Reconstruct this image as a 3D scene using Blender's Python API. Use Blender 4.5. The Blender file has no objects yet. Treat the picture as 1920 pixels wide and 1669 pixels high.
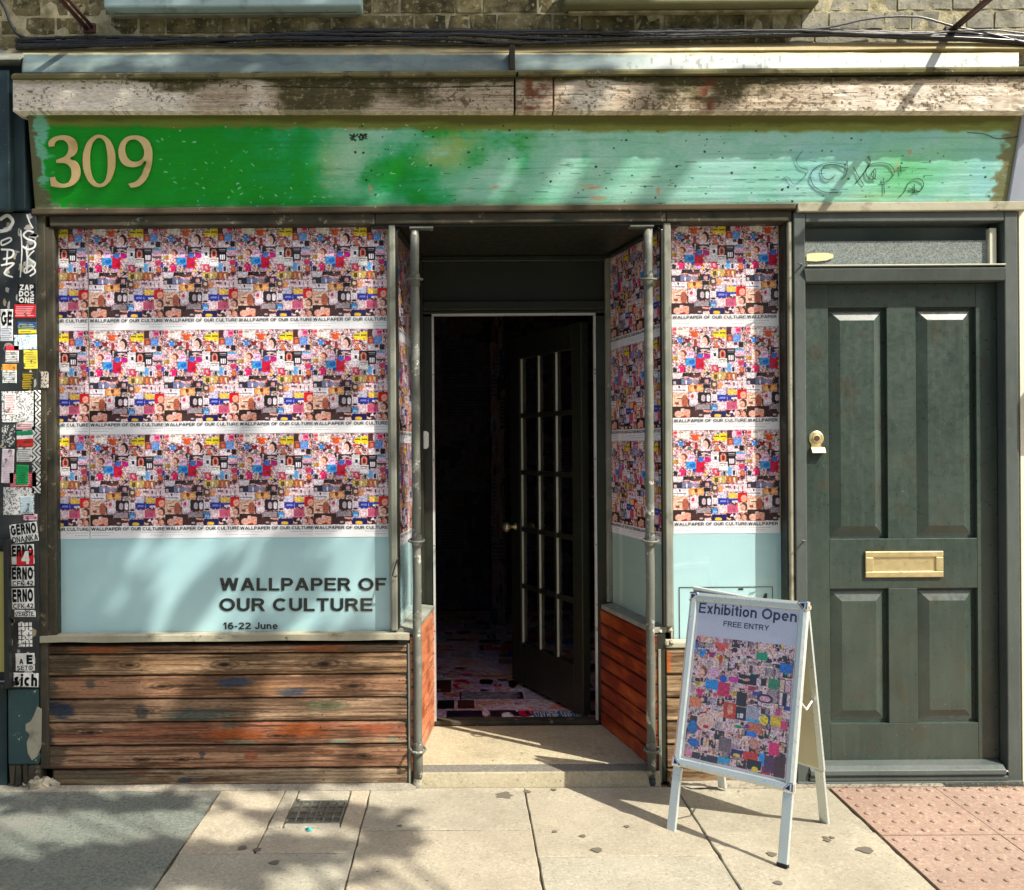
import bpy, math, random
import numpy as np
from mathutils import Vector, Matrix
R = math.radians
S = bpy.context.scene
COL = S.collection
random.seed(7)

# ------------------------------------------------------------------ camera, sky, sun
FPX, CX, CY, CAMH, CAMD, ROLL = 1731.0, 860.0, 834.5, 1.37, 3.723, 0.007
cd = bpy.data.cameras.new('camera'); cam = bpy.data.objects.new('camera', cd); COL.objects.link(cam)
cam.location = (0, -CAMD, CAMH)
cam.rotation_euler = (Matrix.Rotation(R(90), 4, 'X') @ Matrix.Rotation(-ROLL, 4, 'Z')).to_euler()
cd.sensor_width = 36; cd.sensor_fit = 'HORIZONTAL'; cd.lens = 36 * FPX / 1920
cd.shift_x = 100 / 1920; cd.clip_start = 0.05; cd.clip_end = 1000
S.camera = cam
SUN = Vector((0.74, -0.53, 1.0))                       # towards the sun
w = bpy.data.worlds.new('World'); S.world = w; w.use_nodes = True
nt = w.node_tree; bg = nt.nodes['Background']
sky = nt.nodes.new('ShaderNodeTexSky'); sky.sky_type = 'NISHITA'; sky.sun_disc = False
sky.sun_elevation = math.atan2(1.0, math.hypot(0.74, 0.53)); sky.sun_rotation = math.atan2(0.74, -0.53)
sky.dust_density = 3.5; sky.air_density = 1.0; sky.ozone_density = 0.4
nt.links.new(sky.outputs[0], bg.inputs[0]); bg.inputs[1].default_value = 0.105
sd = bpy.data.lights.new('sun', 'SUN'); sun = bpy.data.objects.new('sun', sd); COL.objects.link(sun)
sd.energy = 4.1; sd.angle = R(0.53); sd.color = (1.0, 0.94, 0.83)
sun.rotation_euler = SUN.to_track_quat('Z', 'Y').to_euler(); sun.location = (6, -5, 9)
S.view_settings.view_transform = 'Standard'; S.view_settings.look = 'None'
S.view_settings.exposure = 0.98; S.view_settings.gamma = 1.0
S.view_settings.use_curve_mapping = False
S.cycles.max_bounces = 8; S.cycles.transparent_max_bounces = 12

# ------------------------------------------------------------------ measuring helpers
def W(px, py, Y=0.0):
    """point at depth Y on the sight line measured at (px, py) of the photograph"""
    dx, dy = px - CX, py - CY
    x0 = dx - ROLL * dy; y0 = dy + ROLL * dx
    d = (CAMD + Y) / FPX
    return Vector((x0 * d, Y, CAMH - y0 * d))
def G(px, py, Z=0.0):
    """point on the horizontal plane Z"""
    dx, dy = px - CX, py - CY
    x0 = dx - ROLL * dy; y0 = dy + ROLL * dx
    d = (CAMH - Z) / y0
    return Vector((x0 * d, d * FPX - CAMD, Z))

# ------------------------------------------------------------------ object helpers
wl = {}
def wloc(o): return wl.get(o.name, Vector((0, 0, 0))) if o else Vector((0, 0, 0))
def setp(o, label=None, cat=None, group=None, kind=None):
    if label: o['label'] = label
    if cat: o['category'] = cat
    if group: o['group'] = group
    if kind: o['kind'] = kind
    return o
def thing(name, label, cat, loc, group=None):
    o = bpy.data.objects.new(name, None); o.empty_display_size = .05
    COL.objects.link(o); o.location = loc; wl[o.name] = Vector(loc)
    return setp(o, label, cat, group)
def add(name, me, parent=None, loc=None):
    """loc None: the mesh is in world coordinates; else local about loc"""
    o = bpy.data.objects.new(name, me); COL.objects.link(o)
    base = wloc(parent)
    if parent: o.parent = parent
    if loc is None:
        if parent: o.location = -base
        wl[o.name] = Vector((0, 0, 0))
    else:
        o.location = Vector(loc) - base; wl[o.name] = Vector(loc)
    return o
def bev(o, wd=.003, seg=2):
    m = o.modifiers.new('bevel', 'BEVEL'); m.width = wd; m.segments = seg; m.limit_method = 'ANGLE'; m.angle_limit = R(35)
    return o
class MB:
    def __init__(s, xf=None): s.v = []; s.f = []; s.xf = xf
    def pts(s, P):
        n = len(s.v)
        for p in P:
            p = Vector(p); s.v.append(tuple(s.xf(p) if s.xf else p))
        return n
    def box(s, x0, x1, y0, y1, z0, z1, j=0):
        P = [(x, y, z) for z in (z0, z1) for y in (y0, y1) for x in (x0, x1)]
        if j: P = [(a + random.uniform(-j, j), b + random.uniform(-j, j), c + random.uniform(-j, j)) for a, b, c in P]
        n = s.pts(P)
        for q in ((0,2,3,1),(4,5,7,6),(0,1,5,4),(2,6,7,3),(0,4,6,2),(1,3,7,5)): s.f.append(tuple(n+i for i in q))
        return s
    def hexa(s, P):
        n = s.pts(P)
        for q in ((0,2,3,1),(4,5,7,6),(0,1,5,4),(2,6,7,3),(0,4,6,2),(1,3,7,5)): s.f.append(tuple(n+i for i in q))
        return s
    def prism(s, poly, d):
        """closed polygon of 3D points swept by vector d"""
        k = len(poly); d = Vector(d)
        n = s.pts(list(poly) + [Vector(p) + d for p in poly])
        s.f.append(tuple(n+i for i in range(k))); s.f.append(tuple(n+k+i for i in reversed(range(k))))
        for i in range(k): j = (i+1) % k; s.f.append((n+i, n+k+i, n+k+j, n+j))
        return s
    def tube(s, P, r, n=8, cap=True):
        P = [Vector(p) for p in P]; rr = r if hasattr(r, '__len__') else [r]*len(P)
        up = None; rings = []
        for i, p in enumerate(P):
            t = (P[min(i+1, len(P)-1)] - P[max(i-1, 0)]).normalized()
            if up is None: up = t.orthogonal().normalized()
            up = (up - t*up.dot(t)).normalized(); b = t.cross(up)
            rings.append(s.pts([p + (up*math.cos(a) + b*math.sin(a))*rr[i] for a in [2*math.pi*k/n for k in range(n)]]))
        for a, b in zip(rings, rings[1:]):
            for k in range(n): s.f.append((a+k, a+(k+1)%n, b+(k+1)%n, b+k))
        if cap:
            s.f.append(tuple(rings[0]+k for k in reversed(range(n)))); s.f.append(tuple(rings[-1]+k for k in range(n)))
        return s
    def lathe(s, c, axis, prof, n=20):
        axis = Vector(axis).normalized(); u = axis.orthogonal().normalized(); v = axis.cross(u); c = Vector(c)
        rings = [s.pts([c + axis*h + (u*math.cos(a)+v*math.sin(a))*max(r, 1e-5) for a in [2*math.pi*k/n for k in range(n)]]) for r, h in prof]
        for a, b in zip(rings, rings[1:]):
            for k in range(n): s.f.append((a+k, a+(k+1)%n, b+(k+1)%n, b+k))
        s.f.append(tuple(rings[0]+k for k in reversed(range(n)))); s.f.append(tuple(rings[-1]+k for k in range(n)))
        return s
    def mesh(s, name, mat, smooth=False):
        me = bpy.data.meshes.new(name); me.from_pydata(s.v, [], s.f)
        if mat: me.materials.append(mat)
        if smooth: me.polygons.foreach_set('use_smooth', [True]*len(me.polygons))
        me.update(); return me
    def obj(s, name, mat, parent=None, loc=None, smooth=False, b=0):
        o = add(name, s.mesh(name, mat, smooth), parent, loc)
        if b: bev(o, b)
        return o

# ------------------------------------------------------------------ numpy noise and painting
_tab = np.random.RandomState(5).rand(256, 256)
def vn(x, y, seed=0):
    x = np.asarray(x, float) + seed*17.31; y = np.asarray(y, float) + seed*9.77
    xi = np.floor(x).astype(int); yi = np.floor(y).astype(int); fx = x-xi; fy = y-yi
    fx = fx*fx*(3-2*fx); fy = fy*fy*(3-2*fy)
    a = _tab[yi & 255, xi & 255]; b = _tab[yi & 255, (xi+1) & 255]; c = _tab[(yi+1) & 255, xi & 255]; d = _tab[(yi+1) & 255, (xi+1) & 255]
    return (a*(1-fx)+b*fx)*(1-fy) + (c*(1-fx)+d*fx)*fy
def fb(x, y, seed=0, o=4):
    s = 0; a = 1; t = 0
    for k in range(o): s = s + a*vn(x*2**k, y*2**k, seed+k*3); t += a; a *= .55
    return s/t
def ss(a, b, x): t = np.clip((x-a)/(b-a+1e-9), 0, 1); return t*t*(3-2*t)
def C(r, g, b): return np.array((r, g, b), float)/255
def mixc(A, m, c): m = np.clip(m, 0, 1)[..., None]; return A*(1-m) + np.asarray(c)*m
def lin(c): return np.where(c <= .04045, c/12.92, ((c+.055)/1.055)**2.4)

def sheet(name, can, corners, mat, parent=None, depth=0.0, relief=None, loc=None):
    """one piece of board or print: a grid with a colour per cell (row 0 at the top). corners tl, tr, br, bl. depth: thickness vector away from the front"""
    H, Wd = can.shape[:2]
    tl, tr, br, bl = [np.array(c, float) for c in corners]
    u = np.linspace(0, 1, Wd+1)[None, :, None]; v = np.linspace(0, 1, H+1)[:, None, None]
    P = (tl*(1-u)+tr*u)*(1-v) + (bl*(1-u)+br*u)*v
    n = np.cross(tr-tl, tl-bl); n = n/np.linalg.norm(n)
    if relief is not None: P = P + n*relief[..., None]
    P = P.reshape(-1, 3); idx = np.arange((H+1)*(Wd+1)).reshape(H+1, Wd+1)
    F = np.stack([idx[:-1, :-1], idx[1:, :-1], idx[1:, 1:], idx[:-1, 1:]], -1).reshape(-1, 4)
    colf = can.reshape(-1, 3)
    if depth:
        ring = np.concatenate([idx[0, :], idx[1:, -1], idx[-1, -2::-1], idx[-2:0:-1, 0]])
        rc = np.concatenate([can[0, :], can[:, -1], can[-1, ::-1], can[::-1, 0]])
        back = P[ring] - n*depth; k = len(ring); b0 = len(P)
        P = np.concatenate([P, back]); r = np.arange(k); r2 = (r+1) % k
        F = np.concatenate([F, np.stack([ring[r], ring[r2], b0+r2, b0+r], -1)])
        colf = np.concatenate([colf, rc[:k] if len(rc) >= k else np.resize(rc, (k, 3))])
    me = bpy.data.meshes.new(name)
    me.vertices.add(len(P)); me.vertices.foreach_set('co', P.astype(np.float32).ravel())
    me.loops.add(len(F)*4); me.loops.foreach_set('vertex_index', F.astype(np.int32).ravel())
    me.polygons.add(len(F)); me.polygons.foreach_set('loop_start', (np.arange(len(F))*4).astype(np.int32))
    me.polygons.foreach_set('loop_total', np.full(len(F), 4, np.int32))
    me.update(calc_edges=True)
    a = me.color_attributes.new('paint', 'FLOAT_COLOR', 'CORNER')
    cc = np.ones((len(F)*4, 4), np.float32); cc[:, :3] = np.repeat(lin(np.clip(colf, 0, 1)), 4, 0)
    a.data.foreach_set('color', cc.ravel())
    me.materials.append(mat); me.validate()
    return add(name, me, parent, loc) if name else me

# ------------------------------------------------------------------ materials
class NT:
    def __init__(s, name, rough=.6, spec=.4, metal=0):
        s.m = bpy.data.materials.new(name); s.m.use_nodes = True; s.t = s.m.node_tree; s.b = s.t.nodes['Principled BSDF']
        s.b.inputs['Roughness'].default_value = rough; s.b.inputs['Metallic'].default_value = metal
        s.b.inputs['Specular IOR Level'].default_value = spec
        tc = s.t.nodes.new('ShaderNodeTexCoord'); oi = s.t.nodes.new('ShaderNodeObjectInfo')
        ad = s.t.nodes.new('ShaderNodeVectorMath'); ad.operation = 'MULTIPLY_ADD'
        s.t.links.new(oi.outputs['Random'], ad.inputs[0]); ad.inputs[1].default_value = (13, 7, 11); s.t.links.new(tc.outputs['Object'], ad.inputs[2])
        s.v = ad.outputs[0]; s.rand = oi.outputs['Random']; s.obj = tc.outputs['Object']
        g = s.t.nodes.new('ShaderNodeNewGeometry'); s.world = g.outputs['Position']
    def L(s, a, b):
        if hasattr(a, 'is_output'): s.t.links.new(a, b)
        else: b.default_value = a
    def noise(s, sc, det=5, ro=.6, stretch=None, vec=None, dist=0):
        v = vec or s.v
        if stretch:
            mp = s.t.nodes.new('ShaderNodeMapping'); mp.inputs['Scale'].default_value = stretch; s.t.links.new(v, mp.inputs[0]); v = mp.outputs[0]
        n = s.t.nodes.new('ShaderNodeTexNoise'); n.inputs['Scale'].default_value = sc; n.inputs['Detail'].default_value = det
        n.inputs['Roughness'].default_value = ro; n.inputs['Distortion'].default_value = dist; s.t.links.new(v, n.inputs['Vector']); return n.outputs['Fac']
    def vor(s, sc, feat='F1', vec=None, stretch=None):
        v = vec or s.v
        if stretch:
            mp = s.t.nodes.new('ShaderNodeMapping'); mp.inputs['Scale'].default_value = stretch; s.t.links.new(v, mp.inputs[0]); v = mp.outputs[0]
        n = s.t.nodes.new('ShaderNodeTexVoronoi'); n.feature = feat; n.inputs['Scale'].default_value = sc; s.t.links.new(v, n.inputs['Vector']); return n.outputs['Distance']
    def rng(s, x, a, b, c=0, d=1):
        n = s.t.nodes.new('ShaderNodeMapRange'); n.inputs[1].default_value = a; n.inputs[2].default_value = b; n.inputs[3].default_value = c; n.inputs[4].default_value = d
        s.t.links.new(x, n.inputs[0]); return n.outputs[0]
    def mix(s, f, a, b, mode='MIX'):
        n = s.t.nodes.new('ShaderNodeMix'); n.data_type = 'RGBA'; n.blend_type = mode
        s.L(f, n.inputs[0])
        for x, i in ((a, 6), (b, 7)):
            if hasattr(x, 'is_output'): s.t.links.new(x, n.inputs[i])
            else: n.inputs[i].default_value = (*x, 1)
        return n.outputs[2]
    def math(s, op, a, b=0.0):
        n = s.t.nodes.new('ShaderNodeMath'); n.operation = op; s.L(a, n.inputs[0]); s.L(b, n.inputs[1]); return n.outputs[0]
    def attr(s, nm='paint'):
        n = s.t.nodes.new('ShaderNodeAttribute'); n.attribute_name = nm; return n.outputs['Color']
    def color(s, c): s.L(c if hasattr(c, 'is_output') else (*c, 1), s.b.inputs['Base Color']); return s
    def rough(s, c): s.L(c, s.b.inputs['Roughness']); return s
    def bump(s, h, st=.4, d=.004):
        n = s.t.nodes.new('ShaderNodeBump'); n.inputs['Strength'].default_value = st; n.inputs['Distance'].default_value = d
        s.t.links.new(h, n.inputs['Height']); s.t.links.new(n.outputs[0], s.b.inputs['Normal']); return s

def painted(name, a, b, c=None, rough=.45, chips=.66, wear=(.35, .33, .28), bs=.25, spec=.45, scuff=None):
    m = NT(name, rough, spec)
    n1 = m.noise(4, 6, .65); n2 = m.noise(38, 5, .7); n3 = m.noise(16, 8, .75)
    col = m.mix(m.rng(n1, .35, .65), a, b)
    if c: col = m.mix(m.rng(m.noise(9, 4), .55, .7), col, c)
    sp = m.rng(m.noise(90, 3, .6), .70, .76)
    col = m.mix(m.math('MULTIPLY', sp, .5), col, wear)
    col = m.mix(m.rng(n3, chips, chips+.03), col, wear)
    if scuff:      # brush marks, pale scuffs and rubbed spots
        br = m.noise(55, 4, .7, (1, 1, .10)); col = m.mix(m.math('MULTIPLY', m.rng(br, .45, .7), .16), col, scuff)
        col = m.mix(m.math('MULTIPLY', m.rng(m.noise(210, 2, .6), .68, .73), .7), col, scuff)
        col = m.mix(m.math('MULTIPLY', m.rng(m.noise(26, 6, .85, (1, 1, .35), dist=1.2), .70, .74), .9), col, tuple(min(1, q*2.2) for q in scuff))
        col = m.mix(m.math('MULTIPLY', m.rng(m.noise(2.2, 3, .5), .45, .7), .28), col, tuple(q*.75 for q in scuff))
    m.color(col); m.rough(m.rng(n2, .3, .7, rough-.1, rough+.15)); m.bump(n2, bs, .002); return m.m
def grainy(name, rough=.75, spec=.25, s=300, bs=.3, var=.25, stretch=None):
    m = NT(name, rough, spec); n = m.noise(s, 3, .6, stretch)
    col = m.mix(1.0, m.attr(), m.mix(m.rng(n, .3, .7), (1-var,)*3, (1+var*.4,)*3), 'MULTIPLY')
    m.color(col); m.bump(n, bs, .0015); return m.m
M = {}
M['print'] = NT('printed_paper', .5, .35).m
_p = NT('printed_paper_p', .55, .3); _p.color(_p.attr()); M['print'] = _p.m; M['print'].name = 'printed_paper'
_p = NT('floor_print', .3, .5); _p.color(_p.attr()); M['floorprint'] = _p.m
M['paintwood'] = grainy('peeling_fascia_paint', .5, .35, 60, .35, .16, (1, 1, 7))
M['oldwood'] = grainy('weathered_board', .8, .2, 45, .7, .45, (1, 1, 9))
M['varnish'] = grainy('varnished_board', .4, .4, 40, .35, .3, (1, 1, 8))
M['lead'] = grainy('lead_flashing', .55, .4, 14, .5, .12)
M['darkgreen'] = painted('dark_green_frame_paint', (.012, .014, .009), (.020, .022, .013), rough=.38, wear=(.10, .10, .07), chips=.70)
M['doorgreen'] = painted('dark_grey_green_door_paint', (.022, .038, .031), (.036, .056, .044), (.034, .038, .025), rough=.32, chips=.95, wear=(.30, .33, .29), bs=.10, spec=.6, scuff=(.10, .125, .10))
M['framegreen'] = painted('grey_green_frame_paint', (.050, .064, .058), (.070, .085, .078), rough=.45, chips=.78, wear=(.35, .36, .33), bs=.10, scuff=(.15, .17, .155))
M['greypost'] = painted('weathered_grey_post', (.16, .17, .14), (.26, .26, .21), (.10, .10, .07), rough=.6, chips=.62, wear=(.38, .34, .27), bs=.5)
M['darkwood'] = painted('dark_weathered_timber', (.035, .032, .022), (.075, .065, .045), (.02, .03, .022), rough=.7, chips=.60, wear=(.20, .17, .12), bs=.8, spec=.2)
M['palesill'] = painted('bleached_sill_timber', (.30, .28, .20), (.42, .40, .30), (.16, .15, .10), rough=.7, chips=.62, wear=(.12, .10, .07), bs=.6, spec=.2)
M['pillar'] = painted('black_pillar_paint', (.015, .018, .020), (.03, .036, .036), (.05, .05, .045), rough=.45, chips=.66, wear=(.20, .19, .15), bs=.5)
M['navy'] = painted('blue_black_console_paint', (.008, .020, .028), (.02, .045, .05), rough=.5, chips=.70, wear=(.25, .28, .26), bs=.5)
M['tealpeel'] = painted('teal_peeling_paint', (.018, .05, .055), (.03, .07, .072), rough=.5, chips=.60, wear=(.6, .6, .52), bs=.6)
M['plaster'] = painted('rough_plaster', (.40, .38, .29), (.28, .265, .2), (.16, .15, .11), rough=.9, chips=.70, wear=(.15, .13, .10), bs=1.0, spec=.1)
M['cream'] = painted('cream_render', (.72, .69, .56), (.66, .63, .50), rough=.8, chips=.76, wear=(.4, .38, .3), bs=.4, spec=.15)
M['console'] = painted('blue_grey_console_paint', (.36, .40, .47), (.30, .34, .42), rough=.6, chips=.70, wear=(.12, .12, .10), bs=.4)
M['pipe'] = painted('grey_painted_iron', (.14, .145, .12), (.085, .09, .072), (.22, .22, .19), rough=.5, chips=.60, wear=(.42, .42, .36), bs=.7)
M['rust'] = painted('rusty_iron', (.085, .03, .022), (.045, .018, .014), (.02, .012, .012), rough=.6, chips=.72, wear=(.16, .07, .04), bs=.6)
M['cable'] = painted('black_cable_sheath', (.006, .006, .007), (.012, .012, .013), rough=.28, chips=.9, wear=(.03, .03, .03), bs=.05, spec=.6)
M['graycable'] = painted('grey_cable_sheath', (.10, .10, .11), (.07, .07, .075), rough=.3, chips=.9, wear=(.05, .05, .05), bs=.05, spec=.6)
M['black'] = painted('black_ironwork', (.008, .010, .012), (.016, .018, .020), rough=.35, chips=.72, wear=(.12, .12, .11), bs=.3)
M['letter'] = NT('black_vinyl_lettering', .6, .2).color((.003, .005, .007)).m
M['whiteletter'] = NT('white_ink', .5).color((.75, .75, .72)).m
M['navyletter'] = NT('navy_ink', .45).color((.012, .014, .045)).m
M['redletter'] = NT('red_ink', .5).color((.5, .02, .03)).m
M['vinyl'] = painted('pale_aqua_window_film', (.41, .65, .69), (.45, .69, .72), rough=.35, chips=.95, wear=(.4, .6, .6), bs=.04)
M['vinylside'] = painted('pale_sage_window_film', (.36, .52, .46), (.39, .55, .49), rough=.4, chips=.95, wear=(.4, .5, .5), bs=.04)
M['brass'] = painted('pale_polished_brass', (.72, .60, .33), (.66, .54, .28), rough=.34, chips=.80, wear=(.35, .28, .14), bs=.08)
M['brassnum'] = painted('weathered_gold_numerals', (.66, .46, .20), (.74, .57, .30), (.50, .32, .13), rough=.35, chips=.68, wear=(.28, .15, .05), bs=.3)
for k, mt in (('brass', .75), ('brassnum', .12)): M[k].node_tree.nodes['Principled BSDF'].inputs['Metallic'].default_value = mt
M['alu'] = painted('satin_aluminium', (.62, .68, .66), (.56, .62, .61), rough=.32, chips=.97, wear=(.3, .3, .3), bs=.05)
M['alu'].node_tree.nodes['Principled BSDF'].inputs['Metallic'].default_value = .55
M['chrome'] = NT('chromed_corner', .12, .5, 1).color((.7, .7, .68)).m
M['creamboard'] = painted('cream_backing_board', (.55, .53, .38), (.50, .48, .34), rough=.5, chips=.85, wear=(.3, .28, .2), bs=.05)
M['metaltrim'] = painted('bright_metal_trim', (.62, .62, .60), (.5, .5, .47), rough=.35, chips=.62, wear=(.2, .2, .18), bs=.1)
M['metaltrim'].node_tree.nodes['Principled BSDF'].inputs['Metallic'].default_value = .3
M['whiteplastic'] = NT('white_plastic', .35).color((.7, .7, .7)).m
M['whiteframe'] = painted('off_white_window_paint', (.55, .55, .44), (.48, .48, .38), rough=.5, chips=.70, wear=(.3, .28, .2), bs=.1)
M['beadhighlight'] = painted('pale_bead_highlight', (.62, .62, .5), (.5, .5, .4), rough=.3, chips=.7, wear=(.2, .2, .15), bs=.1)
M['blacksign'] = NT('black_board', .5).color((.01, .01, .012)).m
def glass(name, ior=1.5, tint=(1, 1, 1), rough=.0):
    m = bpy.data.materials.new(name); m.use_nodes = True; t = m.node_tree; t.nodes.clear()
    o = t.nodes.new('ShaderNodeOutputMaterial'); mx = t.nodes.new('ShaderNodeMixShader'); lw_ = t.nodes.new('ShaderNodeLayerWeight'); lw_.inputs[0].default_value = .5
    pw = t.nodes.new('ShaderNodeMath'); pw.operation = 'POWER'; pw.inputs[1].default_value = 5; t.links.new(lw_.outputs['Facing'], pw.inputs[0])
    f = t.nodes.new('ShaderNodeMath'); f.operation = 'MULTIPLY_ADD'; f.inputs[1].default_value = .9; f.inputs[2].default_value = .035; t.links.new(pw.outputs[0], f.inputs[0])
    a = t.nodes.new('ShaderNodeBsdfTransparent'); a.inputs[0].default_value = (*tint, 1)
    g = t.nodes.new('ShaderNodeBsdfGlossy'); g.inputs['Roughness'].default_value = rough
    nz = t.nodes.new('ShaderNodeTexNoise'); nz.inputs['Scale'].default_value = 3; bp = t.nodes.new('ShaderNodeBump'); bp.inputs['Strength'].default_value = .03; bp.inputs['Distance'].default_value = .02
    tc = t.nodes.new('ShaderNodeTexCoord'); t.links.new(tc.outputs['Object'], nz.inputs['Vector']); t.links.new(nz.outputs[0], bp.inputs['Height']); t.links.new(bp.outputs[0], g.inputs['Normal'])
    t.links.new(f.outputs[0], mx.inputs[0]); t.links.new(a.outputs[0], mx.inputs[1]); t.links.new(g.outputs[0], mx.inputs[2]); t.links.new(mx.outputs[0], o.inputs[0])
    return m
M['glass'] = glass('window_glass')
def frosted():
    m = NT('frosted_glass', .35, .5); n = m.noise(160, 3, .7); m.color(m.mix(m.rng(n, .35, .65), (.10, .13, .12), (.34, .37, .35))); m.bump(n, .5, .002); return m.m
M['frosted'] = frosted()
# bricks
m = NT('stained_shaded_brick', .9, .12)
c = m.mix(m.rng(m.rand, 0, 1), (.15, .12, .055), (.24, .205, .11)); c = m.mix(m.rng(m.noise(11, 6, .7), .42, .62), c, (.055, .05, .025))
c = m.mix(m.rng(m.noise(45, 4, .7), .55, .68), c, (.36, .34, .22)); c = m.mix(m.rng(m.noise(23, 6, .7), .6, .66), c, (.05, .048, .03))
m.color(c); m.bump(m.noise(60, 6, .75), .9, .008); M['brick'] = m.m
m = NT('grey_sunlit_brick', .9, .12)
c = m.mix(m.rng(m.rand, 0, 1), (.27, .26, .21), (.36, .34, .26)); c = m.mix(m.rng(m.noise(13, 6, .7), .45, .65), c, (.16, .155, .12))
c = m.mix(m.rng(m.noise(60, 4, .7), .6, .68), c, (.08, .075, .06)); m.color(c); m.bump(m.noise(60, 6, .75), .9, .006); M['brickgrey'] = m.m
m = NT('lime_mortar', .95, .08); c = m.mix(m.rng(m.noise(14, 6, .7), .4, .6), (.56, .50, .33), (.27, .24, .13))
m.color(c); m.bump(m.noise(90, 5, .8), 1, .01); M['mortar'] = m.m
# pavement
def stone(name, a, b, spot=(.30, .27, .2), dark=(.12, .11, .09)):
    m = NT(name, .85, .2)
    n = m.noise(2.2, 6, .7); c = m.mix(m.rng(n, .35, .65), a, b)
    c = m.mix(m.rng(m.noise(75, 4, .75), .50, .62), c, spot); c = m.mix(m.rng(m.noise(95, 4, .75), .56, .66), c, dark); c = m.mix(m.math('MULTIPLY', m.rng(m.noise(1.1, 5, .7, vec=m.world), .42, .62), .45), c, dark); c = m.mix(m.rng(m.noise(31, 3, .8, vec=m.world), .66, .72), c, tuple(q*.45 for q in dark))
    c = m.mix(m.math('MULTIPLY', m.rng(m.noise(7, 7, .75), .56, .72), .55), c, dark)
    hue = m.mix(m.rng(m.rand, 0, 1), (.9, .93, .95), (1.06, 1.0, .95)); c = m.mix(1.0, c, hue, 'MULTIPLY')
    m.color(c); m.bump(m.noise(120, 6, .75), .7, .003); return m.m
M['slab'] = stone('concrete_paving_slab', (.34, .32, .245), (.41, .38, .295), spot=(.48, .445, .345), dark=(.21, .19, .145))
M['treadstone'] = stone('sandstone_threshold', (.36, .33, .22), (.43, .39, .27), spot=(.5, .45, .32), dark=(.2, .17, .11))
M['greystrip'] = stone('grey_cement_strip', (.15, .145, .125), (.19, .18, .15), spot=(.25, .24, .2), dark=(.13, .12, .1))
M['yellowstone'] = stone('yellowish_step_riser', (.34, .305, .205), (.40, .36, .25), spot=(.45, .41, .29), dark=(.22, .19, .12))
M['cement'] = stone('cement_fillet', (.26, .25, .2), (.33, .31, .25), spot=(.4, .38, .32), dark=(.14, .13, .10))
M['joint'] = stone('dirty_joint_sand', (.12, .105, .08), (.16, .145, .11), spot=(.2, .18, .14), dark=(.06, .055, .04))
M['tactile'] = stone('pink_tactile_paving', (.29, .205, .165), (.34, .25, .20), spot=(.40, .32, .26), dark=(.18, .13, .105))
m = NT('worn_asphalt', .85, .3); n = m.vor(85); c = m.mix(m.rng(m.noise(90, 4, .8), .4, .62), (.13, .155, .125), (.25, .275, .235)); c = m.mix(m.rng(n, 0, .22, 1, 0), c, (.26, .26, .24))
c = m.mix(m.rng(m.noise(3, 6, .7), .5, .7), c, (.24, .235, .20)); c = m.mix(m.rng(m.noise(60, 3, .8), .6, .68), c, (.05, .06, .055)); m.color(c); m.bump(m.noise(90, 5, .8), 1, .008); M['asphalt'] = m.m
m = NT('leaf_green', .5, .4); c = m.mix(m.rng(m.noise(3), .35, .65), (.045, .085, .02), (.09, .13, .035)); m.color(c); M['leaf'] = m.m
m = NT('bark', .9, .1); c = m.mix(m.rng(m.noise(12, 6, .7, (1, 1, .3)), .4, .6), (.10, .08, .055), (.2, .17, .12)); m.color(c); m.bump(m.noise(20, 6, .8, (1, 1, .3)), 1, .02); M['bark'] = m.m
M['dryleaf'] = NT('dry_leaf_litter', .8).color((.16, .09, .04)).m
M['gum'] = NT('trodden_gum', .8, .2).color((.13, .115, .09)).m
M['oppwall'] = painted('opposite_pale_render', (.42, .44, .40), (.36, .38, .34), rough=.8, chips=.8, bs=.2)
M['oppbrick'] = painted('opposite_dark_brick', (.14, .11, .08), (.19, .15, .1), rough=.9, chips=.8, bs=.3)
M['oppblue'] = painted('opposite_blue_frames', (.08, .2, .3), (.1, .24, .34), rough=.5, chips=.9, bs=.1)
M['darkglass'] = NT('dark_window', .08, .6).color((.02, .025, .03)).m
M['interior'] = painted('dark_room_paint', (.018, .018, .024), (.028, .026, .032), rough=.8, chips=.95, bs=.1, spec=.1)

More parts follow.
